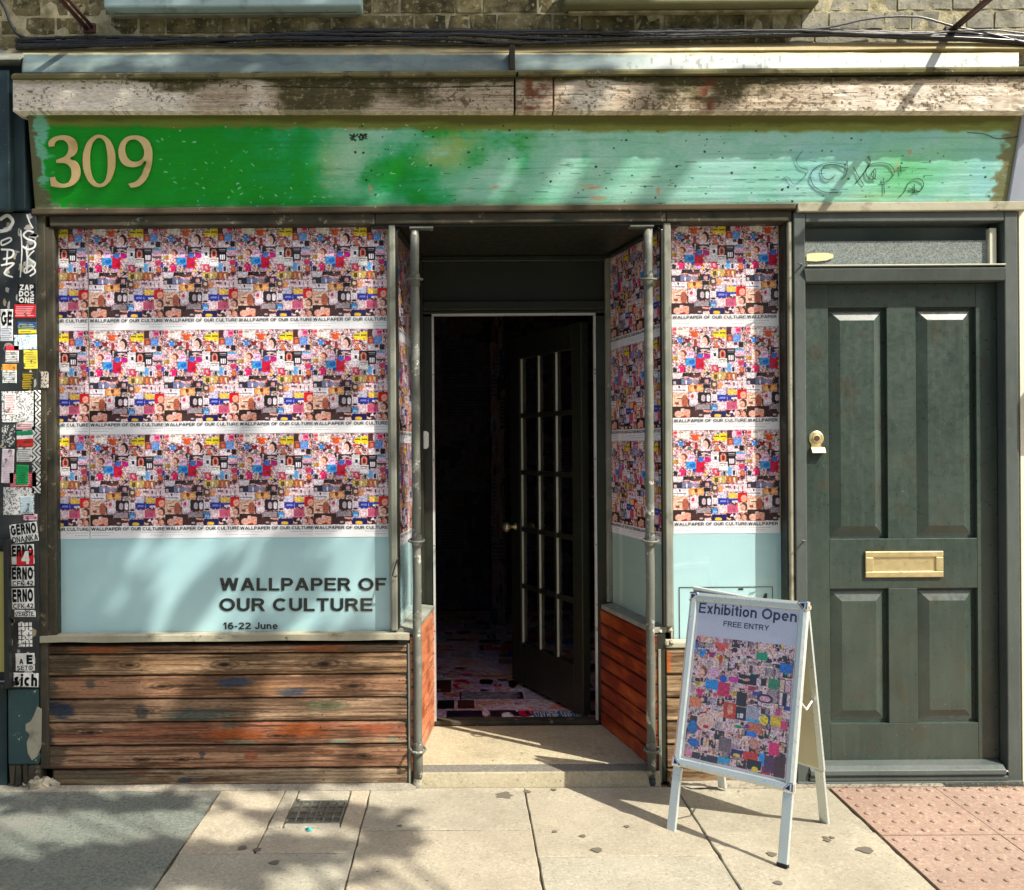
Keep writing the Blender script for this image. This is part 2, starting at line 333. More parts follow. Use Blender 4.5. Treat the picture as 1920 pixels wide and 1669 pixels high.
# ------------------------------------------------------------------ text
def arc(cx, cy, rx, ry, a0, a1, n=12): return [(cx+rx*math.cos(R(a0+(a1-a0)*k/n)), cy+ry*math.sin(R(a0+(a1-a0)*k/n))) for k in range(n+1)]
def glyph(ch, t):
    """plain grotesque letter drawn with a broad pen: ('r' box), ('d' slanting bar with level ends), ('s' bent stroke); returns strokes and advance"""
    h = t/2; e = t*.56; X = .74            # X: height of small letters
    def bowl(x0, x1, y0, y1, r=None): # right-hand bowl
        r = r or (y1-y0)/2; return [(x0, y1), (x1-r, y1)] + arc(x1-r, (y0+y1)/2, r, (y1-y0)/2, 90, -90)[1:-1] + [(x1-r, y0), (x0, y0)]
    def ring(w, y0=h, y1=1-h): return arc(w/2, (y0+y1)/2, w/2-h, (y1-y0)/2, 0, 360, 26)
    G_ = {
     'A': (.92, [('d', e, 0, .46, 1), ('d', .92-e, 0, .46, 1), ('r', .2, .22, .72, .22+t*.85)]),
     'C': (.90, [('s', arc(.46, .5, .46-h, .5-h, 42, 318, 22))]),
     'D': (.86, [('r', 0, 0, t, 1), ('s', bowl(h, .86-h, h, 1-h, .38))]),
     'E': (.74, [('r', 0, 0, t, 1), ('r', t, 0, .74, t*.9), ('r', t, 1-t*.9, .74, 1), ('r', t, .52-h*.9, .69, .52+h*.9)]),
     'F': (.70, [('r', 0, 0, t, 1), ('r', t, 1-t*.9, .70, 1), ('r', t, .50-h*.9, .62, .50+h*.9)]),
     'G': (.94, [('s', arc(.46, .5, .46-h, .5-h, 42, 330, 22)), ('r', .48, .38, .92, .38+t*.85), ('r', .92-t, .14, .92, .38)]),
     'H': (.80, [('r', 0, 0, t, 1), ('r', .80-t, 0, .80, 1), ('r', t, .5-h*.9, .80-t, .5+h*.9)]),
     'I': (t, [('r', 0, 0, t, 1)]),
     'J': (.60, [('s', [(.60-h, 1), (.60-h, .32)] + arc(.31, .30, .29-h, .30-h, 0, -180, 12))]),
     'K': (.84, [('r', 0, 0, t, 1), ('d', t*.9, .34, .74, 1), ('d', .32, .52, .84-e, 0)]),
     'L': (.68, [('r', 0, 0, t, 1), ('r', t, 0, .68, t*.9)]),
     'M': (.96, [('r', 0, 0, t, 1), ('r', .96-t, 0, .96, 1), ('d', e, 1, .48, .0), ('d', .96-e, 1, .48, .0)]),
     'N': (.82, [('r', 0, 0, t, 1), ('r', .82-t, 0, .82, 1), ('d', e, 1, .82-e, 0)]),
     'O': (.98, [('s', ring(.98))]),
     'P': (.76, [('r', 0, 0, t, 1), ('s', bowl(h, .76-h, .36+h, 1-h))]),
     'R': (.84, [('r', 0, 0, t, 1), ('s', bowl(h, .78-h, .40+h, 1-h)), ('d', .50, .46, .84-e, 0)]),
     'S': (.80, [('s', arc(.40, .745, .36-h, .255-h, 20, 255, 14) + arc(.40, .27, .39-h, .27-h, 75, -165, 16))]),
     'T': (.76, [('r', .38-h, 0, .38+h, 1-t*.9), ('r', 0, 1-t*.9, .76, 1)]),
     'U': (.80, [('s', [(h, 1), (h, .36)] + arc(.40, .36, .40-h, .36-h, 180, 360, 14)[1:] + [(.80-h, 1)])]),
     'V': (.86, [('d', e, 1, .43, 0), ('d', .86-e, 1, .43, 0)]),
     'W': (1.22, [('d', e, 1, .32, 0), ('d', .61, 1, .32, 0), ('d', .61, 1, .90, 0), ('d', 1.22-e, 1, .90, 0)]),
     'X': (.84, [('d', e, 1, .84-e, 0), ('d', .84-e, 1, e, 0)]),
     'Y': (.84, [('d', e, 1, .42, .4), ('d', .84-e, 1, .42, .4), ('r', .42-h, 0, .42+h, .42)]),
     'Z': (.76, [('r', 0, 0, .76, t*.9), ('r', 0, 1-t*.9, .76, 1), ('d', e, t*.8, .76-e, 1-t*.8)]),
     '1': (.50, [('r', .26, 0, .26+t, 1), ('d', .10, .66, .30, .98)]),
     '2': (.70, [('s', arc(.35, .68, .35-h, .32-h, 165, -25, 14) + [(.10, h*1.2)]), ('r', .02, 0, .70, t*.9)]),
     '4': (.74, [('r', .44, 0, .44+t, 1), ('r', 0, .22, .74, .22+t*.9), ('d', e*.9, .24, .52, 1)]),
     '6': (.72, [('s', arc(.36, .33, .36-h, .33-h, 0, 360, 22)), ('s', arc(.42, .48, .42-h, .52-h, 62, 185, 12))]),
     '-': (.36, [('r', 0, .30, .34, .30+t*.95)]), '.': (t, [('r', 0, 0, t, t)]), "'": (t, [('r', 0, .7, t, 1)]), ' ': (.24, []),
     'b': (.66, [('r', 0, 0, t, 1), ('s', arc(.33, X/2, .33-h, X/2-h, 0, 360, 20))]),
     'c': (.60, [('s', arc(.32, X/2, .32-h, X/2-h, 48, 312, 16))]),
     'e': (.66, [('s', arc(.33, X/2, .33-h, X/2-h, 8, 318, 18)), ('r', t*.6, X/2-h*.7, .64, X/2+h*.5)]),
     'h': (.62, [('r', 0, 0, t, 1), ('s', arc(.31, X-.28, .31-h, .28-h, 170, 0, 10) + [(.62-h, 0)])]),
     'i': (t, [('r', 0, 0, t, X), ('r', 0, 1-t*.85, t, 1)]),
     'n': (.62, [('r', 0, 0, t, X), ('s', arc(.31, X-.28, .31-h, .28-h, 170, 0, 10) + [(.62-h, 0)])]),
     'o': (.66, [('s', ring(.66, h, X-h))]),
     'p': (.66, [('r', 0, -.27, t, X), ('s', arc(.33, X/2, .33-h, X/2-h, 0, 360, 20))]),
     's': (.56, [('s', arc(.28, X*.74, .26-h, X*.26-h, 25, 260, 12) + arc(.28, X*.27, .28-h, X*.27-h, 80, -160, 14))]),
     't': (.38, [('s', [(.12+h, .93), (.12+h, .2)] + arc(.12+h+.14, .2, .14, .2-h, 180, 270, 5)[1:]), ('r', 0, X-t*.8, .38, X)]),
     'u': (.62, [('r', .62-t, 0, .62, X), ('s', [(h, X), (h, .28)] + arc(.31, .28, .31-h, .28-h, 180, 350, 10)[1:])]),
     'x': (.62, [('d', e, X, .62-e, 0), ('d', .62-e, X, e, 0)])}
    return G_[ch]
_tc = {}
def text_pts(s, bold=0.03, sp=1.0, line=1.0):
    """points (0..1, 0..1, layer) and faces of one line of lettering"""
    k = (s, bold, sp)
    if k not in _tc:
        t = .135+bold*1.9; V, F, x = [], [], 0.0
        for ch in s:
            adv, strokes = glyph(ch, t)
            for q, st_ in enumerate(strokes):
                n0 = len(V)
                if st_[0] == 'r': _, a, b, c, d = st_; V += [(x+a, b, q), (x+c, b, q), (x+c, d, q), (x+a, d, q)]; F.append((n0, n0+1, n0+2, n0+3))
                elif st_[0] == 'd': _, a, b, c, d = st_; e = t*.56; V += [(x+a-e, b, q), (x+a+e, b, q), (x+c+e, d, q), (x+c-e, d, q)]; F.append((n0, n0+1, n0+2, n0+3))
                else:
                    P = st_[1]; closed = math.dist(P[0], P[-1]) < 1e-6; m = len(P)
                    for i, p in enumerate(P):
                        a = P[i-1] if i else (P[-2] if closed else p); c = P[i+1] if i < m-1 else (P[1] if closed else p)
                        tx, ty = c[0]-a[0], c[1]-a[1]; L_ = math.hypot(tx, ty) or 1; nx, ny = -ty/L_*t/2, tx/L_*t/2
                        V += [(x+p[0]+nx, p[1]+ny, q), (x+p[0]-nx, p[1]-ny, q)]
                    F += [(n0+2*i, n0+2*i+1, n0+2*i+3, n0+2*i+2) for i in range(m-1)]
            x += adv + (.11+.02*(ch == ' '))*sp
        v = np.array(V, float); lo, hi = v[:, :2].min(0), v[:, :2].max(0); v[:, :2] = (v[:, :2]-lo)/(hi-lo); _tc[k] = (v, F)
    return _tc[k]
def lettering(s, corner, ux, uz, mat, parent, bold=.02, lift=.0015, name='lettering', sp=1.0, line=1.0, loc=None):
    """text fitted in the box spanned by ux (width) and uz (height) from its lower left corner"""
    v, f = text_pts(s, bold, sp, line); ux = Vector(ux); uz = Vector(uz); n = ux.cross(uz).normalized()
    if n.y > 0: n = -n
    P = [Vector(corner) + ux*a + uz*b + n*(lift+.00008*c) for a, b, c in v]
    me = bpy.data.meshes.new(name); me.from_pydata([tuple(p) for p in P], [], f); me.materials.append(mat)
    return add(name, me, parent, loc)
def outline(name, polys, xf, thick, mat, parent, bevel=.0):
    c = bpy.data.curves.new(name, 'CURVE'); c.dimensions = '2D'; c.fill_mode = 'BOTH'; c.extrude = thick/2; c.bevel_depth = bevel; c.bevel_resolution = 1; c.resolution_u = 4
    for poly in polys:
        s = c.splines.new('BEZIER'); s.bezier_points.add(len(poly)-1); s.use_cyclic_u = True
        for b, p in zip(s.bezier_points, poly):
            b.co = (p[0], p[1], 0); b.handle_left_type = b.handle_right_type = 'AUTO' if len(p) == 2 else 'VECTOR'
    o = bpy.data.objects.new('tmp', c); COL.objects.link(o); bpy.context.view_layer.update()
    me = bpy.data.meshes.new_from_object(o.evaluated_get(bpy.context.evaluated_depsgraph_get())); bpy.data.objects.remove(o)
    for v in me.vertices: v.co = xf(v.co)
    me.materials.clear(); me.materials.append(mat); me.name = name
    return add(name, me, parent)

# =================================================================== THE SETTING
# ---- ground
def struct(name, mb, mat, parent=None, **k):
    o = mb.obj(name, mat, parent, **k)
    if parent is None: o['kind'] = 'structure'
    return o
ground = struct('ground', MB().box(-200, 200, -200, 200, -.5, -.13), M['asphalt'])
pave = struct('pavement', MB().box(-20, 20, -5.4, .12, -.2, -.010), M['joint'])
kerb = struct('kerb', MB().box(-20, 20, -5.56, -5.403, -.2, .002), M['greystrip'], b=.01)
road = struct('road', MB().box(-60, 60, -11.0, -5.563, -.16, -.12), M['asphalt'])
far_pave = struct('far_pavement', MB().box(-60, 60, -14.2, -11.003, -.16, 0), M['greystrip'])
asph = struct('asphalt_patch', MB(), M['asphalt'])
# asphalt patch: a gently uneven sheet left of the slabs
def patch(x0, x1, y0, y1, nx, ny, amp, me_name, mat, parent):
    b = MB(); n = []
    for j in range(ny+1):
        for i in range(nx+1):
            x = x0+(x1-x0)*i/nx; y = y0+(y1-y0)*j/ny
            n.append((x + (.012*(float(vn(y*9, 3))-.5) if i == nx else 0), y, (float(vn(x*3, y*3, 4))-.5)*amp))
    b.v = n
    for j in range(ny):
        for i in range(nx): a = j*(nx+1)+i; b.f.append((a, a+1, a+nx+2, a+nx+1))
    return b.mesh(me_name, mat, True)
asph.data = patch(-6, -.957, -5.38, -.04, 80, 90, .012, 'asphalt_patch', M['asphalt'], None); asph.location = (0, 0, 0)

def slab(x0, x1, y0, y1, mat=M['slab'], dz=0, jit=.0015):
    g = .0015
    b = MB(); nx = max(2, int((x1-x0)/.05)); ny = max(2, int((y1-y0)/.05))
    # worn outline: edge points wander slightly
    cx, cy = (x0+x1)/2, (y0+y1)/2
    P = []
    for a, bb, n in (((x0+g, y0+g), (x1-g, y0+g), nx), ((x1-g, y0+g), (x1-g, y1-g), ny), ((x1-g, y1-g), (x0+g, y1-g), nx), ((x0+g, y1-g), (x0+g, y0+g), ny)):
        for i in range(n):
            t = i/n; x = a[0]+(bb[0]-a[0])*t; y = a[1]+(bb[1]-a[1])*t
            j = random.random()**5*.006 + random.uniform(0, jit)
            dx, dy = cx-x, cy-y; L = math.hypot(dx, dy)
            P.append((x+dx/L*j-cx, y+dy/L*j-cy))
    t0 = random.uniform(-.0012, .0012); t1 = random.uniform(-.0012, .0012)
    z = lambda p: dz + t0*p[0] + t1*p[1]
    b.prism([(p[0], p[1], z(p)) for p in P], (0, 0, -.03))
    o = b.obj('paving_slab', mat, pave, loc=(cx, cy, 0)); bev(o, .003, 1); return o
xs = [-.957, -.362, .252, .855, 1.455]
rowsY = {0: [-.035, -.612, -1.21, -1.85, -2.45, -3.1, -3.8, -4.5, -5.38], 1: [-.035, -.438, -1.03, -1.65, -2.3, -3.1, -3.8, -4.5, -5.38],
         2: [-.035, -.655, -1.25, -1.85, -2.45, -3.1, -3.8, -4.5, -5.38], 3: [-.035, -.478, -1.07, -1.7, -2.3, -3.1, -3.8, -4.5, -5.38]}
for c in range(4):
    for a, b_ in zip(rowsY[c], rowsY[c][1:]):
        if c == 0 and a > -.1:      # the slab round the grating is cut
            gx0, gx1, gy0, gy1 = G(500, 1552).x, -.365, G(500, 1552).y, -.035
            slab(xs[0], gx0, b_, a); slab(gx0, xs[1], b_, gy0)
            slab(gx0, -.645, gy0, a); slab(-.437, xs[1], gy0, a)
            slab(-.645, -.437, gy0, -.365); slab(-.645, -.437, -.147, a)
        else: slab(xs[c], xs[c+1], b_, a, dz=random.uniform(-.001, .001))
for c in range(8):      # slabs outside the picture, to the right and beyond the tactile field
    for r in range(7):
        slab(1.455+.6*c, 2.055+.6*c, -1.40-.6*(r+1), -1.40-.6*r)
# tactile tiles
tile = MB(); s_ = .4125
tile.box(-s_/2+.0015, s_/2-.0015, -s_/2+.0015, s_/2-.0015, -.03, 0)
for i in range(6):
    for j in range(6):
        cx, cy = (i-2.5)*s_/6, (j-2.5)*s_/6
        rings = []
        for r, h in ((.0135, -.001), (.0115, .0032), (.0075, .0050), (.0001, .0054)):
            rings.append(tile.pts([(cx+r*math.cos(k*math.pi/5), cy+r*math.sin(k*math.pi/5), h) for k in range(10)]))
        for a, b_ in zip(rings, rings[1:]):
            for k in range(10): tile.f.append((a+k, a+(k+1) % 10, b_+(k+1) % 10, b_+k))
tm = tile.mesh('tactile_tile', M['tactile'], False)
for c in range(9):
    for r in range(3):
        o = add('tactile_tile', tm, pave, (1.463+s_/2+c*s_, -.058-s_*1.09/2-r*s_*1.09, random.uniform(-.001, .001)))
        o.scale = (1, 1.085, 1)
cem = MB()
P = [(-3.0 + i*.06, -.045-.02*float(vn(i*.5, 2)), .002) for i in range(85)]
for a, b_ in zip(P, P[1:]):
    if a[0] > 1.9: break
    if -.20 < a[0] < .78: continue
    cem.hexa([(a[0], a[1], -.02), (b_[0], b_[1], -.02), (a[0], .03, -.02), (b_[0], .03, -.02), (a[0], a[1], .003), (b_[0], b_[1], .003), (a[0], .03, .012), (b_[0], .03, .012)])
cem.obj('cement_fillet', M['cement'], pave)

# ---- wall ends and neighbours
zb = 2.326
bw = thing('upper_brick_wall', 'old stained stock brick wall above the lead flashing', 'brick wall', (0, .05, 2.95))
MB().box(-2.6, 2.75, .0025, .30, 2.90, 4.2).obj('mortar', M['mortar'], bw)
bmesh_v = []
for k in range(6):
    L_ = .212 if k < 3 else .101
    b = MB(); n = 5 if k < 3 else 3
    for sx in range(1):
        ring = []
        for i in range(n+1):
            x = -L_/2+L_*i/n
            ring.append(b.pts([(x+random.uniform(-.002, .002), random.uniform(-.003, .002), -.0325+random.uniform(-.003, .002)), (x+random.uniform(-.002, .002), random.uniform(-.003, .002), .0325-random.uniform(-.002, .003)), (x, .06, .032), (x, .06, -.032)]))
        for a, c_ in zip(ring, ring[1:]):
            for q in range(4): b.f.append((a+q, a+(q+1) % 4, c_+(q+1) % 4, c_+q))
        b.f.append(tuple(ring[0]+q for q in (3, 2, 1, 0))); b.f.append(tuple(ring[-1]+q for q in range(4)))
    bmesh_v.append((b.mesh('brick', M['brick']), L_))
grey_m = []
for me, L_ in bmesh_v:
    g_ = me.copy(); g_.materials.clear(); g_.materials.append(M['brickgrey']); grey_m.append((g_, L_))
sills = [(W(190, 10, -.10).x, W(676, 10, -.10).x), (W(1060, 10, -.10).x, W(1541, 10, -.10).x)]
z = W(860, 24, 0).z + .034 - .0755*3
row = 0
while z < 3.75:
    x = -2.5 + (.165 if row % 2 else 0); k = row
    while x < 2.7:
        st = (k % 2 == 0); k += 1
        L_ = .212 if st else .101
        xc = x + L_/2
        hide = any(a-.02 < xc < b_+.02 for a, b_ in sills) and z > W(860, 12, 0).z+.03
        if not hide and not (z > 3.45 and any(a < xc < b_ for a, b_ in sills)):
            pool = grey_m if xc > 1.38 else bmesh_v  # lit and shaded brick colours: paler right of the sill shadow, darker left
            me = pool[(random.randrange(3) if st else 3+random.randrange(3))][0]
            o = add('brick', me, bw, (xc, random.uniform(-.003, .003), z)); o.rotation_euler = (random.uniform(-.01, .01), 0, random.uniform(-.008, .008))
        x += L_ + .0105
    z += .0755; row += 1
m_sill1 = painted('light_blue_sill_paint', (.30, .42, .44), (.38, .50, .50), (.18, .24, .2), rough=.6, chips=.66, wear=(.3, .28, .2), bs=.5)
m_sill2 = painted('mossy_sill_paint', (.12, .115, .05), (.17, .16, .08), rough=.8, chips=.7, wear=(.3, .28, .18), bs=.5)
for (a, b_), mt, lab in ((sills[0], m_sill1, 'pale blue painted window sill at the top of the brick wall'), (sills[1], m_sill2, 'mossy olive window sill above the middle of the shopfront')):
    t = thing('upper_window_sill', lab, 'window sill', ((a+b_)/2, 0, 3.14), 'window sills above the shopfront')
    zz = W(860, 9, -.08).z
    MB().box(a, b_, -.08, .02, zz, zz+.10).obj('sill_slab', mt, t, b=.008)
    MB().box(a+.02, b_-.02, -.030, .02, W(860, 27, -.02).z, zz-.002).obj('sill_underside', M['mortar' if mt is m_sill2 else 'greypost'], t, b=.006)
    u = thing('upper_sash_window', lab.replace('window sill', 'sash window').replace('painted', 'framed'), 'window', ((a+b_)/2, .05, zz+.1), 'sash windows above the shopfront')
    MB().box(a+.03, b_-.03, .04, .07, zz+.102, 4.2).obj('pane', M['darkglass'], u)
    for q in (0, .5, 1): MB().box(a+.03+(b_-a-.11)*q, a+.08+(b_-a-.11)*q, .015, .038, zz+.102, 4.2).obj('frame', M['whiteframe'], u)
MB().box(-9.0, 9.0, .012, .30, 4.603, 7.5).obj('upper_wall', M['brick'], bw)
MB().box(-9.0, -2.603, .012, .30, 2.9, 4.6).obj('upper_wall', M['brick'], bw)
MB().box(-2.6, 2.75, .012, .30, 4.203, 4.6).obj('upper_wall', M['brick'], bw)
# tan mortar fillet over the flashing
led = MB()
for i in range(92):
    x = -1.80+i*.045; h = lambda q: (float(vn(q*4, 1, 3))-.5)*.012
    if x > 2.32: break
    y0, z0 = -.030, W(860, 98, -.03).z
    led.hexa([(x, y0-.012, z0-.006+h(x)), (x+.045, y0-.012, z0-.006+h(x+.045)), (x, .01, z0-.02), (x+.045, .01, z0-.02), (x, y0+.012, z0+.026+h(x+2)), (x+.045, y0+.012, z0+.026+h(x+2.045)), (x, .01, z0+.05), (x+.045, .01, z0+.05)])
led.obj('mortar_fillet', painted('tan_mortar', (.42, .34, .19), (.34, .27, .14), (.5, .44, .28), rough=.9, chips=.66, wear=(.14, .11, .06), bs=.9, spec=.1), bw)

# ---- lead flashing
fl = thing('lead_flashing', 'wavy grey lead flashing strip above the weathered cornice', 'flashing', (0, -.05, 2.83))
def flash(pa, pb, seed):
    n = int((pb-pa)/4); H = 22
    u = np.linspace(0, 1, n)[None, :]; v = np.linspace(0, 1, H)[:, None]; px = pa+(pb-pa)*u
    g = fb(px/90, v*1.1+0*px, seed, 5); wave = .25+.25*fb(px/60, 0*px, seed+2, 3)
    can = np.ones((H, n, 3))*C(104, 122, 120)
    ds = ss(900, 1150, px)*0.0
    can = mixc(can, ss(.35, .6, g)*(1-ds)*.7*(px < 1175), C(70, 86, 88))  # darker left part: shade painted into the lead
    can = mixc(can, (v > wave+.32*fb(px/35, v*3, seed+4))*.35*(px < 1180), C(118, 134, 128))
    can = mixc(can, ss(1080, 1260, px+60*(g-.5))*.8+0*v, C(188, 192, 188))  # paler right part: sunlight painted into the lead
    can = mixc(can, ss(.62, .75, fb(px/6, v*3, seed+8, 4))*.5, C(100, 104, 96))
    can = mixc(can, ss(.12, .02, v+.1*fb(px/14, v, 3)-.05)*.8+0*px, C(190, 180, 135))
    rel = .006*(fb(np.linspace(pa, pb, n+1)[None, :]/45, np.linspace(0, 2, H+1)[:, None], seed+5, 3)-.5)
    yt, yb = -.040, -.115
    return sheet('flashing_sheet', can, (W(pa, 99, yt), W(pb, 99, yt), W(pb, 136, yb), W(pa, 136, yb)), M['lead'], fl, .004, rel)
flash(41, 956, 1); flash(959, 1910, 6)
MB().box(W(952, 0).x*1.0, W(961, 0).x, -.128, -.03, W(957, 134, -.11).z, W(957, 100, -.05).z).obj('lapped_seam', M['darkwood'], fl)

# ---- cornice
cor = thing('cornice', 'peeling whitewashed timber cornice running over the green fascia', 'cornice', (0, -.1, 2.67))
def cornice(pa, pb, seed):
    n = int((pb-pa)/1.7); H = 40
    u = np.linspace(0, 1, n)[None, :]; v = np.linspace(0, 1, H)[:, None]; px = pa+(pb-pa)*u; X = px+0*v; V = v+0*px
    can = np.ones((H, n, 3))*C(188, 172, 150)
    grain = fb(X/160, V*22, seed, 4)
    can = mixc(can, ss(.4, .7, grain)*.65, C(140, 122, 100))
    white = .9*np.exp(-((X-150)/150)**2)+.55*np.exp(-((X-300)/60)**2)*(V > .45)+.5*np.exp(-((X-1110)/60)**2)+.35*np.exp(-((X-480)/30)**2)+.35*np.exp(-((X-20)/60)**2)+.45*ss(1450, 1600, X)*(V > .25)+.25
    can = mixc(can, ss(.30, .80, white*.9+.65*(fb(X/35, V*3.5, seed+2, 5)-.5)), C(224, 214, 198))
    moss = .9*np.exp(-((X-330)/85)**2)*(1.1-V)+1.15*np.exp(-((X-585)/75)**2)+.5*np.exp(-((X-760)/150)**2)*(1-V*.6)+.85*np.exp(-((X-1330)/130)**2)*(1.05-V*.7)+.55*np.exp(-((X-1560)/180)**2)*(1-V)+.6*ss(.22, .0, V)+.30*ss(480, 620, X)*ss(1500, 1150, X)
    can = mixc(can, ss(.45, .85, moss+.7*(fb(X/40, V*5, seed+3, 5)-.5))*.92, C(68, 64, 36))
    can = mixc(can, ss(.60, .68, fb(X/5, V*16, seed+4, 4)+.55*(fb(X/60, V*2.6, seed+14, 4)-.60)+.09*np.exp(-((X-1350)/260)**2)+.05*moss-.03)*.6, C(72, 62, 42))
    can = mixc(can, ss(.62, .70, fb(X/7, V*12, seed+9, 5))*.35*(moss > .3), C(190, 182, 156))
    can = mixc(can, np.exp(-((X-1000)/28)**2)*ss(.4, .62, fb(X/14, V*6, seed+5, 4)), C(120, 72, 50))
    can = mixc(can, np.exp(-((X-1325)/16)**2)*ss(.35, .6, fb(X/14, V*6, seed+6, 4)), C(104, 62, 40))
    can = mixc(can, (np.abs(V-.30-.03*np.sin(X/90)) < .018)*(X > 490)*(X < 965)*.85, C(45, 38, 26))
    can = mixc(can, (np.abs(V-.5-.05*np.sin(X/70)) < .012)*(vn(X/60, V, 5) > .6)*.7, C(70, 58, 40))
    can = mixc(can, ss(.05, .0, 1-V)*.5, C(235, 228, 205))
    rel = -.004*ss(.5, .8, fb(np.linspace(pa, pb, n+1)[None, :]/30, np.linspace(0, 5, H+1)[:, None], seed+2, 4)) + .0015*(fb(np.linspace(pa, pb, n+1)[None, :]/120, np.linspace(0, 22, H+1)[:, None], seed, 3)-.5)
    y = -.127
    sheet('cornice_board', can, (W(pa, 143.5, y), W(pb, 143.5, y), W(pb, 208.5, y), W(pa, 208.5, y)), M['oldwood'], cor, .097, rel)
cornice(24, 963, 1); cornice(967, 1036, 2); cornice(1039, 1975, 3)
m_moss = painted('mossy_moulding', (.10, .095, .04), (.17, .155, .08), (.04, .038, .02), rough=.85, chips=.60, wear=(.28, .26, .19), bs=1, spec=.1)
m_trimd = painted('dark_trim_wood', (.06, .045, .03), (.10, .08, .05), rough=.8, chips=.64, wear=(.45, .38, .28), bs=.7, spec=.15)  # dark brown timber for battens and beads
for pa, pb in ((20, 968), (972, 1975)):
    a = W(pa, 138, -.15).x; b_ = W(pb, 138, -.15).x; z0 = W(860, 143, -.14).z+.0015; z1 = W(860, 131, -.14).z
    q = MB(); q.prism([(a, -.146, z0), (a, -.146, z0+.012), (a, -.125, z1+.004), (a, -.03, z1+.016), (a, -.03, z0)], (b_-a, 0, 0)); q.obj('drip_moulding', m_moss, cor)

# ---- fascia (leans forward at the top)
ZB, ZT = W(860, 388, 0).z, W(860, 210, -.085).z
def FY(z): return -.085*(z-ZB)/(ZT-ZB)
def WF(px, py, lift=0):
    Y = 0
    for _ in range(8): p = W(px, py, Y); Y = FY(p.z)-lift
    return W(px, py, Y)
fa = thing('fascia_board', 'long peeling fascia board, emerald green fading to turquoise, with gold numerals', 'fascia board', (0, 0, ZB))
n, H = 1180, 112
u = np.linspace(0, 1, n)[None, :]; v = np.linspace(0, 1, H)[:, None]; X = 50+1862*u+0*v; V = v+0*u; Yp = 212+178*V
nz = fb(X/70, Yp/50, 3, 5); nf = fb(X/14, Yp/10, 8, 4); gr = fb(X/120, Yp/4, 12, 3)
can = np.ones((H, n, 3))*C(150, 212, 188)
can = mixc(can, ss(1180, 1480, X+160*(nz-.5))*.95, C(150, 210, 212))
cl = fb(X/150, Yp/90, 51, 5); can = mixc(can, ss(.45, .66, cl)*.75*ss(1500, 1150, X), C(96, 186, 128)); can = mixc(can, ss(.55, .40, cl)*.5, C(172, 220, 204)); can = mixc(can, ss(.52, .68, fb(X/45, Yp/45, 57, 5))*.40, C(120, 200, 170))
for cx_, cy_, rx, ry, k in ((1705, 330, 75, 60, .9), (1560, 300, 40, 50, .25), (1800, 290, 50, 40, .35)):
    can = mixc(can, k*np.exp(-((X-cx_)/rx)**2-((Yp-cy_)/ry)**2)*ss(.3, .6, nz+.1), C(112, 205, 140))
# semi-opaque green brushed over the turquoise
g = 1.25*ss(900, 440, X+420*(nz-.5)+200*(nf-.5))+.9*np.exp(-((X-760)/60)**2-((Yp-320)/38)**2)+.9*np.exp(-((X-820)/60)**2-((Yp-235)/30)**2)+.7*np.exp(-((X-885)/26)**2-((Yp-300)/22)**2)+.6*np.exp(-((X-930)/110)**2-((Yp-262)/30)**2)+.55*np.exp(-((X-800)/50)**2-((Yp-370)/24)**2)+.4*np.exp(-((X-980)/18)**2-((Yp-300)/40)**2)+.35*np.exp(-((X-1100)/20)**2-((Yp-300)/60)**2)
g = g+.5*(nf-.5)+.2*(gr-.5)
can = mixc(can, ss(.10, 1.15, g)*.97, C(0, 158, 74))
can = mixc(can, ss(.6, 1.5, g+.6*ss(560, 200, X)+.5*(nf-.5)+.4*np.exp(-((X-170)/120)**2))*.9, C(0, 148, 18))
can = mixc(can, ss(.5, .8, fb(X/60, Yp/40, 31, 4))*.4*(X < 620)*(X > 280), C(0, 160, 104))
for cx_, cy_, rx, ry, k in ((855, 265, 50, 34, .7), (820, 300, 60, 16, .5), (610, 310, 26, 50, .5), (985, 265, 30, 25, .25), (1660, 372, 60, 8, .3)):
    can = mixc(can, k*np.exp(-((X-cx_)/rx)**2-((Yp-cy_)/ry)**2)*ss(.25, .6, nf+.1), C(172, 190, 96))
can = mixc(can, .9*np.exp(-((X-655)/50)**2-((Yp-290)/75)**2)*ss(.3, .6, nz+nf*.3), C(168, 212, 180))
# olive strip at the top
strip = 22+14*ss(50, 1400, X)
can = mixc(can, ss(strip+6, strip-3, Yp-212+10*(fb(X/30, Yp/30, 40, 4)-.5))*.9, C(124, 128, 46))
can = mixc(can, ss(strip-6, strip-16, Yp-212+12*(fb(X/50, Yp/20, 41, 4)-.5))*.75, C(84, 80, 28))
# worn ends
can = mixc(can, ss(88, 68, X-46*(nf-.5)-20*(gr-.5)+0.10*(Yp-300)-ss(350, 390, Yp)*32)*.95, C(120, 190, 165))
can = mixc(can, ss(66, 54, X-40*(nf-.5)-ss(330, 390, Yp)*40*nf*1.6-.04*(Yp-212))*.9, C(100, 92, 62))
can = mixc(can, ss(1890, 1908, X+44*(nf-.5)+.12*(Yp-212))*.9, C(116, 112, 70))
can = mixc(can, ss(376, 388, Yp+8*(nf-.5))*.8, C(150, 160, 120))
can = mixc(can, ss(.60, .75, gr)*.10, C(30, 90, 60))
rs = np.random.RandomState(4)
def stamp(cx_, cy_, rx, ry, c, k=.9, ang=0):
    global can
    i0, i1 = int((cx_-30-50)/1.58), int((cx_+30-50)/1.58); i0 = max(0, i0); i1 = min(n, i1)
    if i1 <= i0: return
    a = X[:, i0:i1]-cx_; b_ = Yp[:, i0:i1]-cy_; ca, sa = math.cos(ang), math.sin(ang)
    d = ((a*ca+b_*sa)/rx)**2+((-a*sa+b_*ca)/ry)**2
    can[:, i0:i1] = mixc(can[:, i0:i1], k*ss(1.5, .6, d), c)
